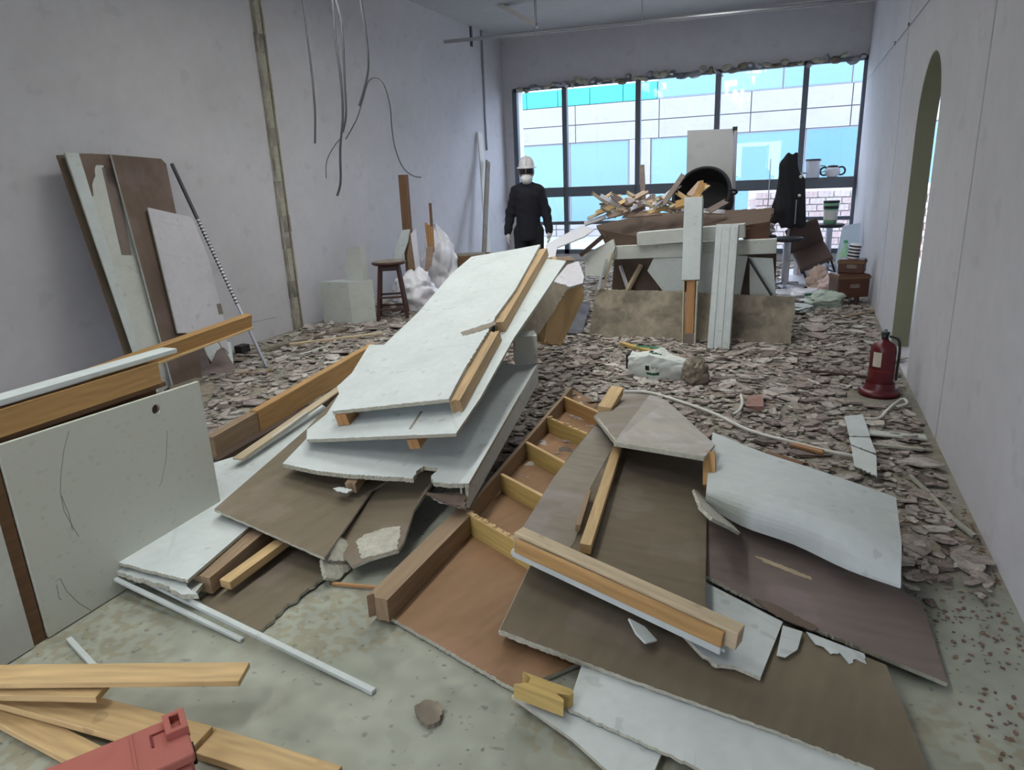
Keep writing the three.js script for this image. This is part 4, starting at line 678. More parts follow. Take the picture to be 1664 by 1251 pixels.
// ---------------------------------------------------------------- worker
{
  const p = atZ(858, 340, -8.5), t = thing('person', 'person in white hard hat, dark goggles, mask and navy work clothes', 'person', V(p.x, 0, -8.5)); t.rotation.y = 0.3;
  const K = (a) => V(...a), sk = std(0.42, 0.27, 0.2, { roughness: 0.6 }), navy = std(0.007, 0.007, 0.013, { roughness: 0.9 }), navy2 = std(0.009, 0.009, 0.013, { roughness: 0.95 }), glove = std(0.45, 0.43, 0.42, { roughness: 0.9 });
  const J = (s) => ({ sh: K([s * 0.15, 1.355, -0.01]), el: K([s * 0.225, 1.10, -0.02]), wr: K([s * 0.265, 0.86, 0.05]), hp: K([s * 0.09, 0.84, 0]), kn: K([s * 0.105, 0.46, 0.02]), an: K([s * 0.11, 0.09, -0.02]), toe: K([s * 0.13, 0.045, 0.13]) });
  const L = J(-1), R = J(1), head = K([0, 1.575, 0.025]);
  const bodyF = (q) => { let d = ell(q, head, V(0.078, 0.112, 0.098)); d = smin(d, cone(q, K([0, 1.49, 0.05]), K([0, 1.5, 0.06]), 0.05, 0.05), 0.05); d = smin(d, cone(q, K([0, 1.545, 0.115]), K([0, 1.575, 0.105]), 0.014, 0.008), 0.02); for (const s of [-1, 1]) d = smin(d, ell(q, K([s * 0.08, 1.565, 0.01]), V(0.014, 0.032, 0.022)), 0.012); d = smin(d, cone(q, K([0, 1.36, -0.01]), K([0, 1.5, 0.01]), 0.06, 0.052), 0.04); d = smin(d, cone(q, K([0, 1.28, 0]), K([0, 0.95, 0]), 0.13, 0.115), 0.08); for (const j of [L, R]) { d = smin(d, cone(q, j.sh, j.el, 0.05, 0.04), 0.05); d = smin(d, cone(q, j.el, j.wr, 0.04, 0.026), 0.02); d = smin(d, cone(q, j.hp, j.kn, 0.085, 0.055), 0.05); d = smin(d, cone(q, j.kn, j.an, 0.054, 0.036), 0.03); d = smin(d, cone(q, j.an, j.toe, 0.04, 0.03), 0.02); } return d; };
  add('body', nets(bodyF, K([-0.36, -0.01, -0.2]), K([0.36, 1.74, 0.24]), 0.014), sk, t);
  const jack = (q) => { let d = cone(q, K([0, 1.27, 0]), K([0, 0.80, 0.01]), 0.155, 0.15); d = Math.max(d, -(q.y - 0.745)); d = smin(d, cone(q, K([-0.1, 1.36, -0.01]), K([0.1, 1.36, -0.01]), 0.075, 0.075), 0.07); d = smin(d, ell(q, K([0, 1.43, 0]), V(0.085, 0.05, 0.085)), 0.05); for (const j of [L, R]) { d = smin(d, cone(q, j.sh, j.el, 0.07, 0.06), 0.05); d = smin(d, cone(q, j.el, j.wr, 0.064, 0.05), 0.03); } return d + 0.004 * Math.sin(q.y * 60 + q.x * 22) * (Math.abs(q.x) > 0.17 ? 1 : 0.5); };
  const jm = add('jacket', nets(jack, K([-0.38, 0.7, -0.25]), K([0.38, 1.52, 0.25]), 0.016), navy, t);
  const tr = (q) => { let d = 9; for (const j of [L, R]) { d = Math.min(d, smin(cone(q, j.hp, j.kn, 0.105, 0.08), cone(q, j.kn, j.an.clone().add(V(0, 0.0, 0)), 0.08, 0.07), 0.03)); } d = smin(d, cone(q, K([-0.05, 0.88, 0]), K([0.05, 0.88, 0]), 0.12, 0.12), 0.05); return d; };
  add('trousers', nets(tr, K([-0.3, -0.01, -0.2]), K([0.3, 1.02, 0.2]), 0.016), navy2, t);
  for (const j of [L, R]) add('boot', nets((q) => Math.max(smin(cone(q, j.an, j.toe, 0.058, 0.048), cone(q, j.an, j.an.clone().add(V(0, 0.08, 0)), 0.058, 0.06), 0.04), -q.y), K([j.an.x - 0.12, -0.02, -0.12]), K([j.an.x + 0.12, 0.26, 0.22]), 0.012), M.black, t);
  for (const [j, s] of [[L, -1], [R, 1]]) {
    const w = j.wr, f = (q) => { let d = cone(q, w.clone().add(V(0, 0.035, -0.01)), w.clone().add(V(s * 0.002, -0.02, 0.005)), 0.034, 0.03); d = smin(d, cone(q, w.clone().add(V(0, -0.04, -0.008)), w.clone().add(V(0, -0.065, 0.03)), 0.03, 0.026), 0.03);
      for (let i = 0; i < 4; i++) { const b = w.clone().add(V(s * 0.002, -0.075, -0.02 + i * 0.02)), l = [0.055, 0.068, 0.072, 0.062][i], m = b.clone().add(V(-s * 0.006, -l * 0.55, 0.012)), e = m.clone().add(V(-s * 0.022, -l * 0.45, 0.008)); d = smin(d, smin(cone(q, b, m, 0.0105, 0.0098), cone(q, m, e, 0.0098, 0.0085), 0.004), 0.006); }
      d = smin(d, smin(cone(q, w.clone().add(V(-s * 0.012, -0.03, 0.035)), w.clone().add(V(-s * 0.02, -0.06, 0.06)), 0.013, 0.011), cone(q, w.clone().add(V(-s * 0.02, -0.06, 0.06)), w.clone().add(V(-s * 0.024, -0.09, 0.062)), 0.011, 0.009), 0.004), 0.008); return d; };
    add('glove', nets(f, w.clone().add(V(-0.08, -0.19, -0.07)), w.clone().add(V(0.08, 0.09, 0.11)), 0.0055), glove, t);
  }
  const hat = lathe('hard_hat', [[0.105, 0.0], [0.135, -0.006], [0.136, 0.0], [0.108, 0.008], [0.106, 0.03], [0.098, 0.07], [0.078, 0.105], [0.045, 0.127], [0, 0.134]], std(0.62, 0.6, 0.62, { roughness: 0.35 }), t); hat.scale.set(0.92, 1, 1.08); hat.position.set(0, 1.64, 0.01); hat.rotation.x = 0.08;
  const rid = add('ridge', new THREE.TorusGeometry(0.105, 0.01, 6, 20, Math.PI), hat.material, hat); rid.rotation.y = Math.PI / 2; rid.position.y = 0.03; 
  const gg = add('goggles', nets((q) => Math.max(Math.abs(ell(q, K([0, 1.588, 0.028]), V(0.09, 0.13, 0.108))) - 0.008, Math.abs(q.y - 1.594) - 0.032, -q.z - 0.0), K([-0.12, 1.54, -0.02]), K([0.12, 1.64, 0.17]), 0.006), std(0.008, 0.008, 0.01, { roughness: 0.2 }), t);
  const mk = add('dust_mask', nets((q) => { const d = Math.abs(ell(q, K([0, 1.505, 0.055]), V(0.068, 0.068, 0.09))) - 0.006; return Math.max(d, -(q.z - 0.055)); }, K([-0.1, 1.42, 0.02]), K([0.1, 1.6, 0.18]), 0.006), std(0.74, 0.73, 0.74, { roughness: 0.9 }), t);
}
// ---------------------------------------------------------------- rear heap
{
  const b0 = at(957, 546, 0.003), b1 = at(1284, 561, 0.003), tp = atZ(968, 470, -6.72), pb = plane3(b0, b1, tp);
  tag(slab('dusty_board', [[957, 546], [1284, 561], [1294, 482], [1210, 479], [1100, 473], [968, 470]], pb, 0.03, [M.dirty, M.core], { jag: { 1: 0.01, 3: 0.006, 4: 0.006 } }), 'wide dusty grey board standing on edge at the front of the rear heap', 'board');
  // posts
  { const A = at(1120, 560, 0.0), B = atZ(1128, 322, -6.62), d = B.clone().sub(A), t = thing('clad_post', 'post with white cladding above bare orange wood, leaning on the rear heap', 'post', V(A.x, 0, A.z));
    const m = A.clone().addScaledVector(d, 0.44), up = V(0, 0, 1);
    bar('timber', A.clone().addScaledVector(d, 0.015), m.clone().addScaledVector(d, 0.1), 0.075, 0.06, M.orange, { up, parent: t });
    bar('cladding', m, B, 0.16, 0.1, M.white, { up, parent: t }); bar('cladding_edge', A.clone().add(V(0.055, 0, 0.04)), m.clone().add(V(0.06, 0, 0.04)), 0.016, 0.05, M.gypsum, { up, parent: t }); bar('cladding_edge', A.clone().add(V(-0.055, 0, 0.03)), m.clone().add(V(-0.06, 0, 0.03)), 0.012, 0.05, M.pineGrey, { up, parent: t }); bar('base_block', A.clone().add(V(0, 0.004, 0.03)), A.clone().addScaledVector(d, 0.085).add(V(0, 0, 0.035)), 0.1, 0.05, M.kraftMauve, { up, parent: t });
  }
  { const A = at(1168, 567, 0.0), B = atZ(1183, 366, -6.55), t = thing('clad_post', 'fully white ribbed post leaning on the rear heap', 'post', V(A.x, 0, A.z)), up = V(0, 0, 1);
    bar('core', A, B, 0.19, 0.09, M.white, { up, parent: t }); const s = V(1, 0, 0); for (const k of [-0.065, 0.005, 0.07]) bar('rib', A.clone().add(V(k, 0.01, 0.05)), B.clone().add(V(k, -0.01, 0.05)), 0.045, 0.012, M.white, { up, parent: t }); }
  // cross beams
  const zb = -6.95, beam = (u0, v0, u1, v1, h, z, m, label, w = 0.12) => tag(bar('boxed_timber', atZ(u0, v0, z), atZ(u1, v1, z), w, h, m), label, 'beam');
  beam(996, 410, 1262, 399, 0.13, zb + 0.04, M.whiteWarm, 'long white boxed beam across the rear heap, lower one');
  beam(1037, 388, 1211, 374, 0.125, zb + 0.1, M.whiteWarm, 'shorter white boxed beam above the long one in the rear heap');
  // dark slab on top
  const q0 = atZ(985, 392, -7.0), q1 = atZ(1250, 360, -7.0), q2 = atZ(969, 366, -7.5), pt = plane3(q0, q1, q2);
  tag(slab('dark_board', [[985, 393], [1038, 381], [1114, 373], [1211, 366], [1251, 360], [1257, 338], [1142, 343], [1054, 347], [969, 366]], pt, 0.03, [M.capping, M.brown], { jag: { 4: 0.012, 5: 0.012, 6: 0.01 } }), 'wide dark brown board capping the rear heap', 'board');
  tag(slabFrom('dark_board', [[1000, 400], [1262, 398], [1262, 478, 1], [990, 470, 1]].map(([u, v, f]) => { const p = atZ(u, v, -7.25); if (f) p.y = 0.004; return p; }), V(0, 0, 1), 0.03, M.kraftRed), 'red brown sheet upright deep inside the rear heap', 'board');
  tag(slabFrom('dark_board', [[972, 372], [1036, 384], [1036, 404], [1000, 402], [985, 400]].map(([u, v]) => atZ(u, v, -6.92)), V(0, 0, 1), 0.02, M.capping), 'short brown board under the left end of the capping board', 'board');
  tag(slabFrom('brown_board', [[1205, 374], [1252, 362], [1250, 388], [1208, 388]].map(([u, v]) => atZ(u, v, -6.95)), V(0, 0, 1), 0.02, std(0.12, 0.06, 0.04, { map: T.grain })), 'red brown board piece under the right end of the capping board', 'board');
  const down = (px, z, lo) => px.map(([u, v, f]) => { const p = atZ(u, v, z); if (f) p.y = 0.004; return p; });
  // white panels in the middle
  tag(slabFrom('panel_offcut', down([[1067, 409], [1112, 411], [1112, 480, 1], [1078, 474, 1], [1078, 474], [1052, 440]], -6.86), V(0, 0, 1), 0.03, M.white), 'white panel with pointed left side, left of the clad post', 'panel offcut');
  tag(slabFrom('panel_offcut', down([[1135, 412], [1160, 412], [1160, 480, 1], [1135, 480, 1]], -6.84), V(0, 0, 1), 0.03, M.white), 'white panel strip between the two leaning posts', 'panel offcut');
  tag(slabFrom('panel_offcut', down([[1186, 414], [1215, 416], [1203, 478], [1203, 478, 1], [1186, 478, 1]], -6.86), V(0, 0, 1), 0.03, M.white), 'white panel strip right of the ribbed post', 'panel offcut');
  tag(slabFrom('panel_offcut', down([[1216, 418], [1256, 420], [1260, 468], [1260, 478, 1], [1248, 478, 1], [1248, 478]], -6.88), V(0, 0, 1), 0.03, M.white), 'white triangular panel at the right end of the rear heap', 'panel offcut');
  tag(slabFrom('panel_offcut', down([[1218, 424], [1250, 478], [1250, 480, 1], [1222, 480, 1]], -6.83), V(0, 0, 1), 0.02, M.whiteWarm), 'small leaning white triangle under the triangular panel', 'panel offcut');
  tag(bar('black_strip', atZ(1216, 420, -6.8), atZ(1254, 480, -6.76), 0.02, 0.02, M.black), 'thin black strip slanting over the triangular panels', 'strip');
  tag(bar('pale_lath', atZ(990, 445, -6.95).setY(0.03), atZ(1042, 430, -7.23), 0.05, 0.03, M.pineGrey), 'pine lath rising rightwards inside the open left part of the rear heap', 'lath');
  tag(bar('pale_lath', atZ(1040, 455, -6.98).setY(0.03), atZ(1008, 432, -7.23), 0.03, 0.03, M.lilac), 'lilac lath rising leftwards inside the open left part of the rear heap', 'lath');
  // slanting boards on the left
  tag(slabFrom('grey_board', [[949, 413], [995, 388], [999, 402], [985, 450], [952, 448]].map(([u, v]) => atZ(u, v, -6.75)), V(-0.1, 0.2, 1).normalize(), 0.03, [M.whiteWarm, M.core]), 'grey-white slanting board at the left end of the rear heap', 'board');
  tag(bar('black_strip', atZ(943, 415, -6.7), atZ(982, 382, -6.75), 0.05, 0.04, M.dark), 'dark timber on the slanting board at the left of the rear heap', 'timber');
  tag(bar('pale_lath', atZ(985, 420, -6.7), atZ(972, 470, -6.66), 0.03, 0.02, M.white), 'front pale lath standing at the left of the rear heap', 'lath');
  tag(bar('pale_lath', atZ(996, 410, -6.75), atZ(980, 470, -6.7), 0.02, 0.02, M.pineGrey), 'rear greyish lath standing at the left of the rear heap', 'lath');
  { const t = thing('small_carton', 'small brown carton between central stack and rear heap', 'carton', V(-2.5, 0, -7.4)); t.rotation.y = 0.4; box('body', 0.42, 0.62, 0.3, 0, 0.31, 0, M.kraftGrey, t); box('flap', 0.42, 0.012, 0.15, 0, 0.63, 0.08, M.oldwood, t); box('flap', 0.42, 0.012, 0.15, 0, 0.634, -0.08, M.oldwood, t); box('tape', 0.05, 0.008, 0.3, 0.0, 0.645, 0, M.pine, t); }
  const pw = plane3([890, 398, 0.75], [945, 368, 0.92], [900, 425, 0.6]);
  tag(slab('white_sheet', [[886, 398], [945, 366], [966, 372], [950, 384], [905, 402], [900, 428], [888, 430]], pw, 0.015, M.bag), 'bright lilac-white sheet behind the central stack near the person', 'sheet');
  // heap of split strips on top
  const mats = [M.pineGrey, M.lilac, M.kraftMauve, M.pineGrey, M.pine, std(0.5, 0.38, 0.32, { map: T.grain })];
  const sticks = [[962, 313, 1005, 345], [975, 318, 1035, 348], [995, 318, 1038, 345], [1018, 312, 1060, 335], [968, 346, 1010, 330], [985, 352, 1048, 336], [1040, 330, 1095, 345], [1062, 335, 1105, 300], [1078, 332, 1112, 282], [1085, 338, 1140, 318], [1052, 345, 1125, 328], [1010, 350, 1075, 345], [1000, 342, 1030, 322], [1098, 340, 1178, 345], [1148, 345, 1182, 326], [1072, 320, 1098, 336], [1108, 335, 1152, 300], [1120, 318, 1138, 298], [955, 355, 990, 340], [950, 364, 985, 352], [1030, 344, 1064, 318], [978, 338, 1000, 352]];
  for (let i = 0; i < 22; i++) { const a = rr(960, 1100), b = rr(322, 352) - (a - 960) * 0.07, l = rr(12, 34), t = rr(-0.9, 0.9); sticks.push([a, b, a + l * Math.cos(t), b - l * Math.sin(t) * 0.7]); }
  sticks.forEach(([a, b, c, d], i) => tag(splinter('split_strip', atZ(a, b, -7.05 - 0.02 * (i % 7)), atZ(c, d, -7.3 + 0.03 * (i % 5)), 0.03 + 0.014 * (i % 3), 0.012 + 0.01 * (i % 2), mats[i % 6], { amp: 0.03, up: V(rr(-0.4, 0.4), 0.6, 1).normalize() }), 'split wooden strip in the loose heap on the capping board', 'wood strip', 'split strips on the rear heap'));
  tag(bar('pale_stick', atZ(1043, 268, -7.4), atZ(1046, 335, -7.3), 0.05, 0.02, M.kraftMauve, { up: V(0, 0, 1) }), 'pinkish stick standing upright out of the split strips', 'stick');
  tag(splinter('orange_timber', atZ(1098, 334, -6.95), atZ(1140, 322, -6.85), 0.07, 0.05, M.amber, { amp: 0.03, up: V(0, 0.5, 1).normalize() }), 'orange split timber just left of the clad post top', 'timber');
  tag(splinter('orange_timber', atZ(1130, 325, -7.1), atZ(1142, 296, -7.2), 0.06, 0.04, M.amber, { amp: 0.03, up: V(0.3, 0, 1).normalize() }), 'orange splinter rising before the black tub', 'timber');
  { // tub on its side
    const c = atZ(1133, 312, -7.45), t = thing('black_tub', 'large round black rubber tub lying on its side on the rear heap', 'tub', V(c.x, c.y, c.z)); t.rotation.set(1.15, 0, 0.25, 'YXZ'); t.position.y -= 0.05; t.position.z -= 0.3;
    const R = 0.315; lathe('shell', [[0, -0.28], [R * 0.8, -0.28], [R * 0.86, -0.24], [R * 0.97, 0.0], [R * 0.97, 0.015], [R * 0.93, 0.015], [R * 0.82, -0.22], [R * 0.76, -0.25], [0, -0.25]], M.rubber, t, 48);
    const rim = add('rim', new THREE.TorusGeometry(R * 0.97, 0.02, 8, 48), M.rubber, t); rim.rotation.x = Math.PI / 2; for (const s of [-1, 1]) { const h = add('handle', new THREE.TorusGeometry(0.06, 0.012, 6, 16, Math.PI), M.rubber, t); h.position.set(s * R, 0, 0); h.rotation.set(0, 0, -s * Math.PI / 2); } }
  { const z = -8.6, P = [[1117, 212], [1193, 209], [1191, 336], [1115, 336]].map(([u, v]) => atZ(u, v, z)), foot = V((P[0].x + P[1].x) / 2, 0, z), t = thing('whiteboard_panel', 'tall white panel with dark side trim standing before the window', 'panel', foot);
    P[2].y = 0.02; P[3].y = 0.02; P[2].x = P[1].x + 0.02; P[3].x = P[0].x + 0.01; slabFrom('panel', P, V(0, 0, 1), 0.03, std(0.5, 0.5, 0.5, { map: T.paint }), { parent: t }); bar('side_trim', P[1].clone().add(V(0.02, 0, 0)), P[2].clone().add(V(0.02, 0, 0)), 0.03, 0.04, M.galvan, { up: V(0, 0, 1), parent: t }); box('corner_cap', 0.05, 0.04, 0.05, P[1].x - foot.x + 0.01, P[1].y, 0, M.black, t); }
}
// ---------------------------------------------------------------- things by the window on the right
{
  const bx = -0.12, bz = -10; const st2 = thing('coat_stand', 'slim metal stand holding the black hooded jacket', 'stand', V(bx, 0, bz - 0.03));
  const pl = lathe('pole', [[0, 0], [0.014, 0], [0.014, 1.55], [0, 1.56]], M.galvan, st2, 12); lathe('base', [[0, 0], [0.2, 0], [0.2, 0.02], [0.02, 0.035], [0, 0.035]], M.cable, st2); const tb = box('shoulder_bar', 0.34, 0.02, 0.02, 0, 1.42, 0, M.galvan, st2);
  const coat = (q) => { let d = ell(q, V(-0.06, 1.5, 0.02), V(0.1, 0.17, 0.1)); d = smin(d, cone(q, V(0.02, 1.66, 0), V(-0.05, 1.5, 0), 0.02, 0.09), 0.05); d = smin(d, cone(q, V(-0.02, 1.36, 0), V(-0.03, 1.0, 0), 0.11, 0.17), 0.08); d = smin(d, cone(q, V(-0.1, 1.34, 0), V(-0.19, 0.84, 0.02), 0.07, 0.06), 0.03); d = smin(d, cone(q, V(0.08, 1.33, 0), V(0.14, 0.78, 0.02), 0.08, 0.07), 0.03); d = smin(d, cone(q, V(-0.02, 1.0, 0), V(0.02, 0.82, 0), 0.15, 0.14), 0.04); d = Math.max(d, 0.74 - q.y); return d + 0.008 * Math.sin(q.x * 55 + q.y * 5); };
  const cg = thing('hooded_jacket', 'black hooded jacket hanging on the stand by the window', 'jacket', V(bx, 0, bz)); add('cloth', nets(coat, V(-0.34, 0.7, -0.26), V(0.34, 1.74, 0.26), 0.016), std(0.012, 0.012, 0.015, { roughness: 0.95 }), cg);
  for (const y of [1.38, 1.15]) { const b = add('button', new THREE.SphereGeometry(0.02, 10, 8), M.pvc, cg); b.position.set(0.1, y, 0.12); } bar('zip', V(bx + 0.07, 1.1, bz + 0.17), V(bx + 0.07, 0.8, bz + 0.17), 0.012, 0.01, M.galvan, { up: V(0, 0, 1), parent: cg });
  const stool = (x, z, h, label, rb) => { const t = thing('pedestal_stool', label, 'stool', V(x, 0, z)); lathe('seat', [[0, h - 0.05], [0.17, h - 0.05], [0.19, h - 0.03], [0.19, h - 0.01], [0.17, h], [0, h]], M.black, t); lathe('pole', [[0, 0.06], [0.045, 0.06], [0.045, h - 0.05], [0, h - 0.05]], M.steel, t, 20);
    for (let i = 0; i < 5; i++) { const a = i * 1.2566 + rb, e = V(x + 0.26 * Math.cos(a), 0.055, z + 0.26 * Math.sin(a)); bar('leg', V(x, 0.09, z), e, 0.04, 0.03, M.galvan, { parent: t }); const c = add('caster', new THREE.SphereGeometry(0.028, 10, 8), M.black, t); c.position.set(e.x - x, 0.028, e.z - z); } return t; };
  stool(-0.12, -9.55, 0.66, 'black pedestal stool with chrome pole under the hooded jacket', 0.3);
  stool(0.4, -10.9, 0.72, 'black pedestal stool carrying the green bucket by the window', 0.8);
  stool(-0.42, -8.75, 0.76, 'black pedestal stool with folded grey cloth at the end of the heap', 1.0);
  lump('grey_cloth', V(-0.42, 0.762, -8.75), V(0.2, 0.14, 0.16), std(0.5, 0.52, 0.56, { map: T.dirt }), 'folded grey cloth on the pedestal stool', 'cloth');
  const bc = V(0.4, 0.722, -10.9), bt = thing('green_bucket', 'small green and white paint bucket with black lid on a pedestal stool', 'bucket', bc); lathe('tub', [[0, 0], [0.085, 0], [0.1, 0.28], [0, 0.28]], std(0.2, 0.42, 0.27), bt); lathe('label_band', [[0.088, 0.05], [0.0955, 0.18]], M.pvc, bt); lathe('band', [[0.098, 0.2], [0.1, 0.24]], M.black, bt); lathe('lid', [[0, 0.28], [0.105, 0.28], [0.105, 0.31], [0, 0.31]], M.black, bt);
  // sill things
  const can = thing('glass_canister', 'pale canister with dark rim on the window rail', 'canister', V(atZ(1320, 291, ZF + 0.1).x, 1.321, ZF + 0.05)); lathe('jar', [[0, 0], [0.1, 0], [0.11, 0.26], [0, 0.26]], std(0.7, 0.72, 0.82, { roughness: 0.3 }), can); lathe('rim', [[0.11, 0.255], [0.118, 0.255], [0.118, 0.285], [0, 0.285]], M.frame, can); const ch = add('handle', new THREE.TorusGeometry(0.05, 0.01, 6, 16), std(0.3, 0.6, 0.5), can); ch.position.set(0.14, 0.13, 0);
  const tp = thing('white_teapot', 'round white teapot with black handles on the window rail', 'teapot', V(atZ(1352, 291, ZF + 0.1).x, 1.321, ZF + 0.05)); lathe('pot', [[0, 0], [0.07, 0], [0.11, 0.05], [0.115, 0.1], [0.08, 0.15], [0, 0.16]], M.bag, tp); lathe('lid', [[0, 0.15], [0.085, 0.15], [0.07, 0.175], [0, 0.185]], M.black, tp); for (const s of [-1, 1]) { const h = add('handle', new THREE.TorusGeometry(0.06, 0.014, 6, 16), M.black, tp); h.position.set(s * 0.12, 0.09, 0); }
  // chair lying on its side, papers, boxes
  const ch2 = thing('tipped_chair', 'dark upholstered chair tipped over beside the window', 'chair', V(0.2, 0.34, -10.25)); ch2.rotation.set(0.5, 0.3, 0.3); box('seat', 0.42, 0.08, 0.4, 0, 0, 0, std(0.1, 0.065, 0.055), ch2, 0.03); box('backrest', 0.42, 0.4, 0.06, 0, 0.22, -0.2, std(0.1, 0.065, 0.055), ch2, 0.025); for (const [x, z] of [[-0.18, -0.17], [0.18, -0.17], [-0.18, 0.17], [0.18, 0.17]]) box('leg', 0.025, 0.32, 0.025, x, -0.19, z, M.black, ch2);
  const sp = thing('striped_paper', 'white paper with pink stripes hanging behind the chrome pole', 'paper', V(0.12, 0.02, -10.7)); box('sheet', 0.3, 0.68, 0.012, 0, 0.34, 0, M.bag, sp); for (const x of [-0.09, -0.02, 0.06, 0.12]) box('stripe', 0.02, 0.66, 0.016, x, 0.34, 0, std(0.75, 0.45, 0.45), sp);
  const wc = (name, label, x, y, z, w, h, d, m, r = 0.2) => { const t = thing(name, label, 'box', V(x, y, z)); t.rotation.y = r; box('body', w, h, d, 0, h / 2, 0, m, t, 0.01); box('lid_edge', w + 0.012, 0.03, d + 0.012, 0, h - 0.03, 0, M.brown, t); box('label_plate', 0.1, 0.04, 0.006, 0.01, h * 0.5, d / 2 + 0.002, M.kraftMauve, t); return t; };
  const rb = std(0.11, 0.04, 0.022, { map: T.grain, roughness: 0.5 });
  wc('brown_case', 'lower red brown wooden case against the right wall', 0.56, 0.1, -8.55, 0.34, 0.25, 0.26, rb, 0.35); for (const [x, z] of [[0.46, -8.48], [0.66, -8.6], [0.5, -8.65], [0.64, -8.46]]) tag(bar('case_foot', V(x, 0, z), V(x, 0.1, z), 0.04, 0.04, M.dark, { up: V(0, 0, 1) }), 'short dark block under the lower red brown case', 'block', 'blocks under the brown case');
  wc('brown_case', 'upper red brown wooden case stacked by the right wall', 0.58, 0.352, -8.62, 0.26, 0.15, 0.2, rb, -0.2);
  const sh = thing('striped_can', 'black and white striped can on the upper brown case', 'can', V(0.58, 0.505, -8.62)); sh.rotation.z = -0.12; lathe('can', [[0, 0], [0.06, 0], [0.06, 0.14], [0.05, 0.16], [0, 0.165]], M.bag, sh); for (let i = 0; i < 4; i++) lathe('stripe', [[0.0605, 0.02 + i * 0.035], [0.0615, 0.022 + i * 0.035], [0.0615, 0.036 + i * 0.035], [0.0605, 0.038 + i * 0.035]], M.black, sh);
  const gb = thing('green_bottle', 'green plastic bottle standing by the blue sheet', 'bottle', V(0.55, 0, -9.6)); lathe('bottle', [[0, 0], [0.06, 0], [0.062, 0.45], [0.05, 0.5], [0.02, 0.54], [0.02, 0.58], [0, 0.58]], std(0.35, 0.62, 0.42, { roughness: 0.3 }), gb); lathe('cap', [[0, 0.58], [0.025, 0.58], [0.025, 0.61], [0, 0.61]], std(0.1, 0.4, 0.25), gb);
  tag(slabFrom('plastic_sheet', [V(0.45, 0.0, -10.2), V(0.76, 0.0, -10.2), V(0.77, 0.75, -10.6), V(0.55, 0.7, -10.6)], plane3(V(0.45, 0, -10.2), V(0.76, 0, -10.2), V(0.77, 0.75, -10.6)).n, 0.01, std(0.6, 0.72, 0.85, { roughness: 0.4 })), 'pale blue plastic sheet leaning in the corner by the window', 'sheet');
  tag(slab('dust_sheet', [[1262, 462], [1275, 438], [1345, 434], [1372, 450], [1350, 482], [1300, 488]], plane3([1262, 462, 0.035], [1345, 434, 0.03], [1350, 482, 0.035]), 0.008, M.bag, { jag: { all: 0.05 } }), 'white dust sheet spread on the floor before the pedestal stools', 'sheet');
  lump('paper_pile', V(-0.02, 0, -8.9), V(0.26, 0.09, 0.34), M.bag, 'crumpled white papers strewn before the pedestal stools', 'paper', { crease: 1 });
  lump('paper_pile', V(-0.02, 0, -8.05), V(0.24, 0.07, 0.26), M.white, 'crumpled pale sheet at the right end of the dusty board', 'paper', { crease: 1 });
  lump('tan_bag', V(0.27, 0, -9.62), V(0.15, 0.24, 0.15), std(0.55, 0.4, 0.33, { roughness: 0.8 }), 'tan sack in front of the tipped chair', 'sack'); lump('pink_bag', V(0.42, 0, -9.15), V(0.18, 0.2, 0.18), std(0.66, 0.5, 0.46, { roughness: 0.8 }), 'pinkish sack between tan sack and brown cases', 'sack');
  lump('green_bag', V(0.33, 0, -8.35), V(0.24, 0.15, 0.16), std(0.5, 0.58, 0.5, { roughness: 0.5 }), 'pale bag with green trim on the floor by the cases', 'bag');
  tag(bar('green_strip', V(0.12, 0.14, -8.3), V(0.42, 0.17, -8.45), 0.05, 0.02, std(0.03, 0.14, 0.09)), 'dark green strip lying over the pale bag', 'strip');
  tag(bar('chrome_rod', V(-0.42, 0.02, -10.6), V(-0.42, 1.62, -10.62), 0.014, 0.014, M.steel, { up: V(0, 0, 1) }), 'thin upright chrome rod left of the hooded jacket', 'rod');
}
// ---------------------------------------------------------------- fire extinguisher
{
  const c = at(1428, 640, 0), t = thing('fire_extinguisher', 'dark red fire extinguisher on a red stand by the right wall', 'extinguisher', V(c.x, 0, c.z)); t.rotation.y = -0.15; t.scale.set(0.86, 0.9, 0.86);
  lathe('cylinder', [[0, 0.05], [0.082, 0.05], [0.092, 0.07], [0.092, 0.34], [0.088, 0.37], [0.07, 0.4], [0.035, 0.415], [0.028, 0.43], [0, 0.43]], M.red, t, 40);
  lathe('band', [[0.0925, 0.19], [0.094, 0.192], [0.094, 0.2], [0.0925, 0.202]], std(0.2, 0.02, 0.02), t, 40);
  lathe('stand', [[0, 0.0], [0.15, 0.0], [0.152, 0.03], [0.13, 0.045], [0.11, 0.05], [0.105, 0.1], [0.1, 0.1], [0.1, 0.04], [0, 0.04]], M.red, t, 40);
  lathe('valve', [[0, 0.43], [0.024, 0.43], [0.024, 0.455], [0.03, 0.46], [0.03, 0.48], [0, 0.485]], M.black, t, 16); box('lever', 0.024, 0.012, 0.13, 0.0, 0.49, 0.03, M.black, t, 0.004); box('lever', 0.02, 0.012, 0.11, 0.0, 0.46, 0.05, M.black, t, 0.004);
  t.updateMatrixWorld(true); tube('hose', [V(0.03, 0.45, 0), V(0.09, 0.43, 0), V(0.108, 0.36, 0), V(0.106, 0.2, 0.01), V(0.106, 0.12, 0.01)].map((p) => t.localToWorld(p)), 0.009, M.black, t);
  const lb = add('label_sticker', new THREE.CylinderGeometry(0.0928, 0.0928, 0.11, 14, 1, true, -0.75, 0.7), std(0.6, 0.56, 0.45), t); lb.position.y = 0.285; lb.userData.label = 'cream instruction sticker';
}
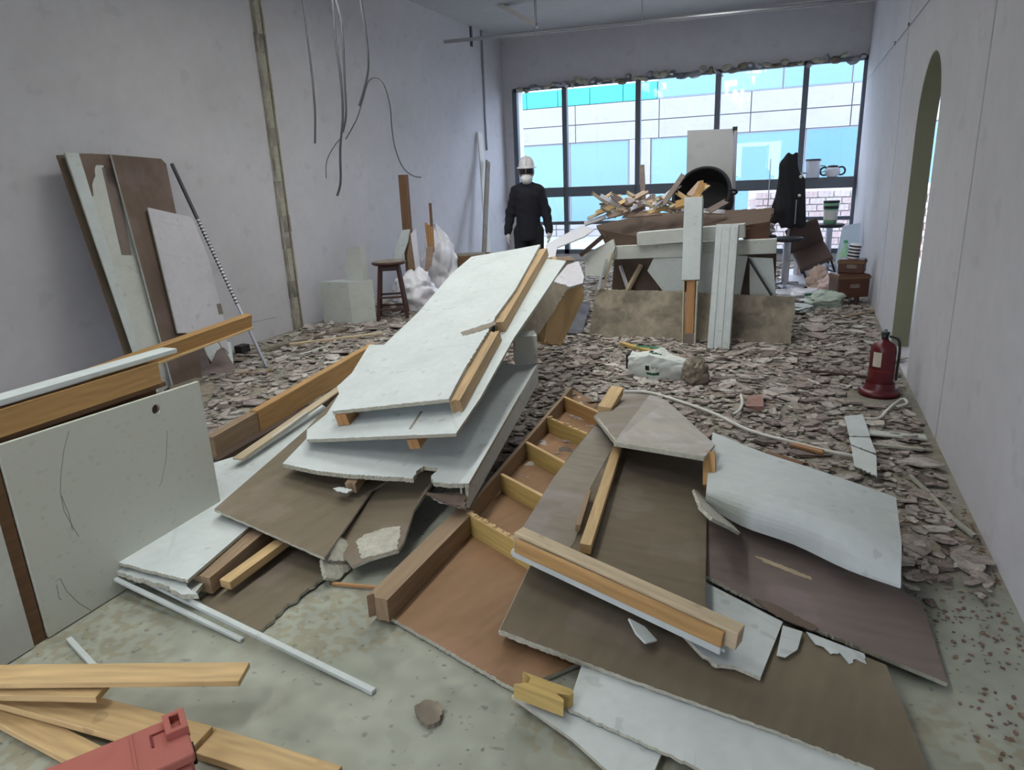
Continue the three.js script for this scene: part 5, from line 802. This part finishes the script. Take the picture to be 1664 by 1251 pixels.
// ---------------------------------------------------------------- scraps on the rubble floor
{
  const c = at(1068, 612, 0); 
  const cv = document.createElement('canvas'); cv.width = 512; cv.height = 256; const g = cv.getContext('2d'); g.fillStyle = '#d6dad4'; g.fillRect(0, 0, 512, 256);
  for (let i = 0; i < 1; i++) { const x = 250; g.fillStyle = '#10130f'; g.fillRect(x - 70, 110, 40, 46); g.fillStyle = '#1d5a33'; g.fillRect(x - 60, 178, 120, 24); g.fillStyle = '#20241f'; for (let k = 0; k < 5; k++) g.fillRect(x - 6 + k * 13, 116 + (k % 2) * 6, 5, 22 - (k % 3) * 5); g.fillRect(x + 40, 170, 22, 16); }
  const tx = new THREE.CanvasTexture(cv); tx.colorSpace = THREE.SRGBColorSpace; tx.wrapS = tx.wrapT = THREE.RepeatWrapping;
  const t = thing('printed_sack', 'crumpled white sack with black and green print on the rubble', 'sack', V(c.x, 0, c.z)); t.rotation.y = -0.1;
  const gg = new THREE.BoxGeometry(0.44, 0.2, 0.24, 26, 12, 12), p = gg.attributes.position; for (let i = 0; i < p.count; i++) { const x = p.getX(i) / 0.22, y = p.getY(i) / 0.1, z = p.getZ(i) / 0.12, n = fbm((x + 3) / 7, (y + z + 5) / 12, 40, 40, 3, 401), k = 1 - 0.28 * Math.abs(x * z) - 0.2 * Math.abs(y * x) * (x > 0 ? 1.5 : 1); p.setXYZ(i, 0.22 * x * (0.95 + 0.15 * (n - 0.5)), (y > 0 ? 0.1 * y * k * (1.0 + 0.45 * (n - 0.5)) * (x > 0 ? 1 - 0.25 * x : 1) : 0.1 * y) + 0.1, 0.12 * z * k * (1 + 0.3 * (n - 0.5))); } gg.computeVertexNormals();
  add('sack', gg, std(0.9, 0.9, 0.9, { map: tx, roughness: 0.6 }), t); box('open_mouth', 0.02, 0.12, 0.14, -0.222, 0.12, 0, M.black, t, 0.008); box('green_edge', 0.2, 0.008, 0.02, -0.1, 0.205, -0.1, std(0.05, 0.25, 0.12), t);
  lump('plaster_clump', at(1130, 622, 0), V(0.13, 0.16, 0.1), M.dirty, 'grey plaster clump right of the printed sack', 'plaster');
  tag(bar('orange_lath', at(1010, 558, 0.03), at(1108, 584, 0.03), 0.05, 0.025, M.yellow), 'yellow lath on the floor behind the printed sack', 'lath');
  tag(tube('plastic_conduit', [[1015, 636], [1050, 637], [1105, 652], [1160, 672], [1220, 700], [1290, 719], [1345, 733], [1392, 742]].map(([u, v]) => at(u, v, 0.03)), 0.011, M.pvc, null, 70), 'long bent white conduit lying across the rubble', 'conduit');
  tag(tube('plastic_conduit', [[1204, 642], [1206, 655], [1200, 668], [1190, 674]].map(([u, v]) => at(u, v, 0.04)), 0.01, M.pvc), 'short hooked white conduit beside the pink brick piece', 'conduit');
  tag(tube('plastic_conduit', [[1478, 772], [1520, 812], [1556, 850], [1585, 872]].map(([u, v]) => at(u, v, 0.016)), 0.012, M.gypsum), 'dusty conduit lying along the foot of the right wall', 'conduit');
  tag(tube('bent_wire', [[1385, 679], [1425, 680], [1440, 668], [1455, 655], [1468, 648], [1474, 655], [1456, 662]].map(([u, v]) => at(u, v, 0.03)), 0.009, M.pvc), 'bent pale wire on the floor in front of the extinguisher', 'wire');
  tag(bar('black_rod', at(1305, 601, 0.02), at(1412, 613, 0.02), 0.03, 0.02, M.dark), 'straight dark bar on the floor left of the extinguisher', 'bar');
  tag(slab('brick_piece', [[1214, 643], [1240, 642], [1241, 660], [1212, 660]], plane3([1214, 643, 0.05], [1240, 642, 0.05], [1241, 660, 0.045]), 0.04, std(0.42, 0.25, 0.22, { map: T.dirt })), 'pinkish brick piece in the middle of the rubble', 'brick');
  const w = (l, px, y) => tag(slab('ceiling_strip', px, plane3([...px[0], y[0]], [...px[1], y[1]], [...px[2], y[2]]), 0.008, M.white, { jag: { 2: 0.006 } }), l, 'panel strip');
  w('top piece of the broken white strip left of the right wall', [[1372, 676], [1402, 673], [1414, 708], [1380, 708]], [0.07, 0.08, 0.06]); w('middle piece of the broken white strip', [[1380, 710], [1414, 711], [1424, 736], [1383, 722]], [0.07, 0.08, 0.08]); w('bottom piece of the broken white strip', [[1383, 724], [1424, 740], [1425, 774], [1388, 756]], [0.08, 0.09, 0.06]);
  tag(bar('white_lath', at(1412, 703, 0.03), at(1505, 711, 0.03), 0.07, 0.012, M.whiteWarm), 'flat white lath between broken strip and right wall', 'lath');
  tag(bar('white_lath', at(1418, 722, 0.03), at(1500, 730, 0.03), 0.03, 0.015, M.gypsum), 'narrow dusty lath just below the flat white lath', 'lath');
  tag(splinter('brown_scrap', at(1240, 738, 0.03), at(1306, 758, 0.03), 0.09, 0.012, M.brown, { amp: 0.03 }), 'brown wood scrap behind the curling white sheet', 'scrap');
  tag(splinter('brown_scrap', at(1290, 722, 0.03), at(1340, 735, 0.03), 0.05, 0.014, M.orange, { amp: 0.03 }), 'red brown splinter under the long bent conduit', 'scrap');
  lump('clay_clod', at(1395, 742, 0), V(0.05, 0.05, 0.05), std(0.4, 0.27, 0.16, { map: T.dirt }), 'tan clay clod by the broken white strip', 'clod'); lump('clay_clod', at(1402, 757, 0), V(0.055, 0.05, 0.05), std(0.3, 0.12, 0.07, { map: T.dirt }), 'red clay clod below the tan clod', 'clod');
}
// ---------------------------------------------------------------- rubble
{
  const dustAt = (x, z) => { const n = fbm((x + 20) / 16, (z + 20) / 16, 24, 24, 4, 201); return st(0.35, -0.35, z + 2.95 + (n - 0.5) * 1.2); };
  const flake = (k, th) => { const P = [], n = 5 + (k % 3); for (let i = 0; i < n; i++) { const a = (i + rr(-0.3, 0.3)) / n * 6.2832, r = rr(0.35, 0.62); P.push(new THREE.Vector2(r * Math.cos(a) * 1.25, r * Math.sin(a) * 0.85)); } const g = new THREE.ExtrudeGeometry(new THREE.Shape(P), { depth: th, bevelEnabled: false }); g.clearGroups(); g.rotateX(-Math.PI / 2); return metricUV(g, 0, 0); };
  const pal = [[0.43, 0.365, 0.345], [0.50, 0.445, 0.425], [0.58, 0.54, 0.52], [0.26, 0.215, 0.20], [0.68, 0.66, 0.64], [0.52, 0.46, 0.435], [0.47, 0.42, 0.405], [0.62, 0.58, 0.56]];
  const mats = pal.map((c) => std(...c, { map: T.dirt, roughness: 1 }));
  const spot = () => { for (;;) { const x = rr(XL + 0.1, XR - 0.06), z = -rr(1.9, 12.2); if (rnd() < dustAt(x, z) * (z < -9 ? 0.6 : 1) * (x < -3.4 ? 0.6 : 1)) return [x, z]; } };
  const free = (x, z) => !(x > -2.5 && x < -0.9 && z > -5.3 && z < -1.6) && !(x > -1.0 && x < 0.5 && z > -3.6) && !(x > -2 && x < 0.15 && z < -6.3 && z > -7.8) && Math.hypot(x - 0.55, z + 5) > 0.28;
  scene.updateMatrixWorld(true); const low = []; for (const o of scene.children) if (o.userData.category && o.userData.category !== 'building') { const b = new THREE.Box3().setFromObject(o); if (b.min.y < 0.07 && b.max.x - b.min.x < 3) low.push(b); }
  const clear = (x, z, r) => !low.some((b) => x > b.min.x - r && x < b.max.x + r && z > b.min.z - r && z < b.max.z + r) && !shards.some(([a, c, s]) => Math.hypot(a - x, c - z) < (s + r) * 0.95), shards = [];
  const big = Array.from({ length: 12 }, (_, k) => flake(k, rr(0.02, 0.06)));
  for (let i = 0, n = 0; n < 230 && i < 9000; i++) {
    const [x, z] = spot(); const s = rr(0.08, 0.2) * (n % 9 ? 1 : 1.6); if (z < -8.5 || !free(x, z) || !clear(x, z, s * 0.62)) continue; n++; shards.push([x, z, s * 0.62]);
    const o = add('plaster_shard', big[i % 12], mats[Math.floor(rnd() * 8)]); o.scale.setScalar(s); o.rotation.set(rr(-0.1, 0.1), rr(0, 6.28), rr(-0.1, 0.1)); o.position.set(x, 0.01 + s * 0.05, z); tag(o, 'broken plaster shard lying in the floor rubble', 'plaster', 'plaster shards in the rubble');
  }
  for (let i = 0, n = 0; n < 34 && i < 3000; i++) { const [x, z] = spot(); if (z < -8 || !free(x, z) || !clear(x, z, 0.12)) continue; n++; shards.push([x, z, 0.12]); const a = rr(0, 3.14), l = rr(0.15, 0.4); tag(bar('lath_scrap', V(x - l * Math.cos(a), 0.02, z - l * Math.sin(a)), V(x + l * Math.cos(a), rr(0.02, 0.05), z + l * Math.sin(a)), rr(0.015, 0.05), 0.01, [M.pineGrey, M.dirty, M.whiteWarm, M.oldwood][i % 4]), 'thin lath scrap lying loose in the floor rubble', 'lath', 'lath scraps in the rubble'); }
  const small = Array.from({ length: 5 }, (_, k) => flake(k, rr(0.06, 0.16))), N = 5200, mtx = new THREE.Matrix4(), q = new THREE.Quaternion(), e = new THREE.Euler(), col = new THREE.Color();
  const rm = std(1, 1, 1, { map: T.dirt, roughness: 1 });
  small.forEach((g, k) => {
    const im = shade(new THREE.InstancedMesh(g, rm, N)); im.name = numbered('plaster_rubble');
    for (let i = 0; i < N; i++) { let x, z; do [x, z] = spot(); while (Math.hypot(x - 0.55, z + 5) < 0.2); const s = rr(0.018, 0.062) * (rnd() < 0.2 ? 2.0 : 1); q.setFromEuler(e.set(rr(-0.2, 0.2), rr(0, 6.28), rr(-0.2, 0.2))); mtx.compose(V(x, rr(0.0, 0.018), z), q, V(s, s, s)); im.setMatrixAt(i, mtx); const c = pal[Math.floor(rnd() * 8)], w = rr(0.8, 1.15); im.setColorAt(i, col.setRGB(c[0] * w, c[1] * w, c[2] * w)); }
    im.userData = { kind: 'stuff', label: 'loose crumbs and flakes of plaster covering the floor', category: 'rubble' }; scene.add(im);
  });
  // reddish crumbs along the foot of the right wall
  const spots = [[1592, 1020, 0.07], [1603, 908, 0.08], [1540, 855, 0.1], [1480, 800, 0.14], [1630, 1180, 0.06], [1560, 1010, 0.1]].map(([u, v, r]) => [at(u, v, 0), r]), RN = 300;
  const rc = shade(new THREE.InstancedMesh(small[2], rm, RN)); rc.name = numbered('rust_crumbs');
  for (let i = 0; i < RN; i++) { const [c, r] = spots[i % spots.length], a = rr(0, 6.28), d = r * Math.pow(rnd(), 0.6) * 1.7, s = rr(0.005, 0.018); q.setFromEuler(e.set(rr(-0.2, 0.2), rr(0, 6.28), rr(-0.2, 0.2))); mtx.compose(V(Math.min(XR - 0.02, c.x + d * Math.cos(a)), 0.002, c.z + d * Math.sin(a) * 1.6), q, V(s, s, s)); rc.setMatrixAt(i, mtx); const w = rr(0.6, 1.2); rc.setColorAt(i, col.setRGB(0.30 * w, 0.20 * w, 0.155 * w)); }
  rc.userData = { kind: 'stuff', label: 'reddish brown crumbs on the floor along the right wall', category: 'crumbs' }; scene.add(rc);
}
scene.traverse((o) => { if (o.isMesh) { o.castShadow = true; o.receiveShadow = true; } });
renderer.render(scene, camera);
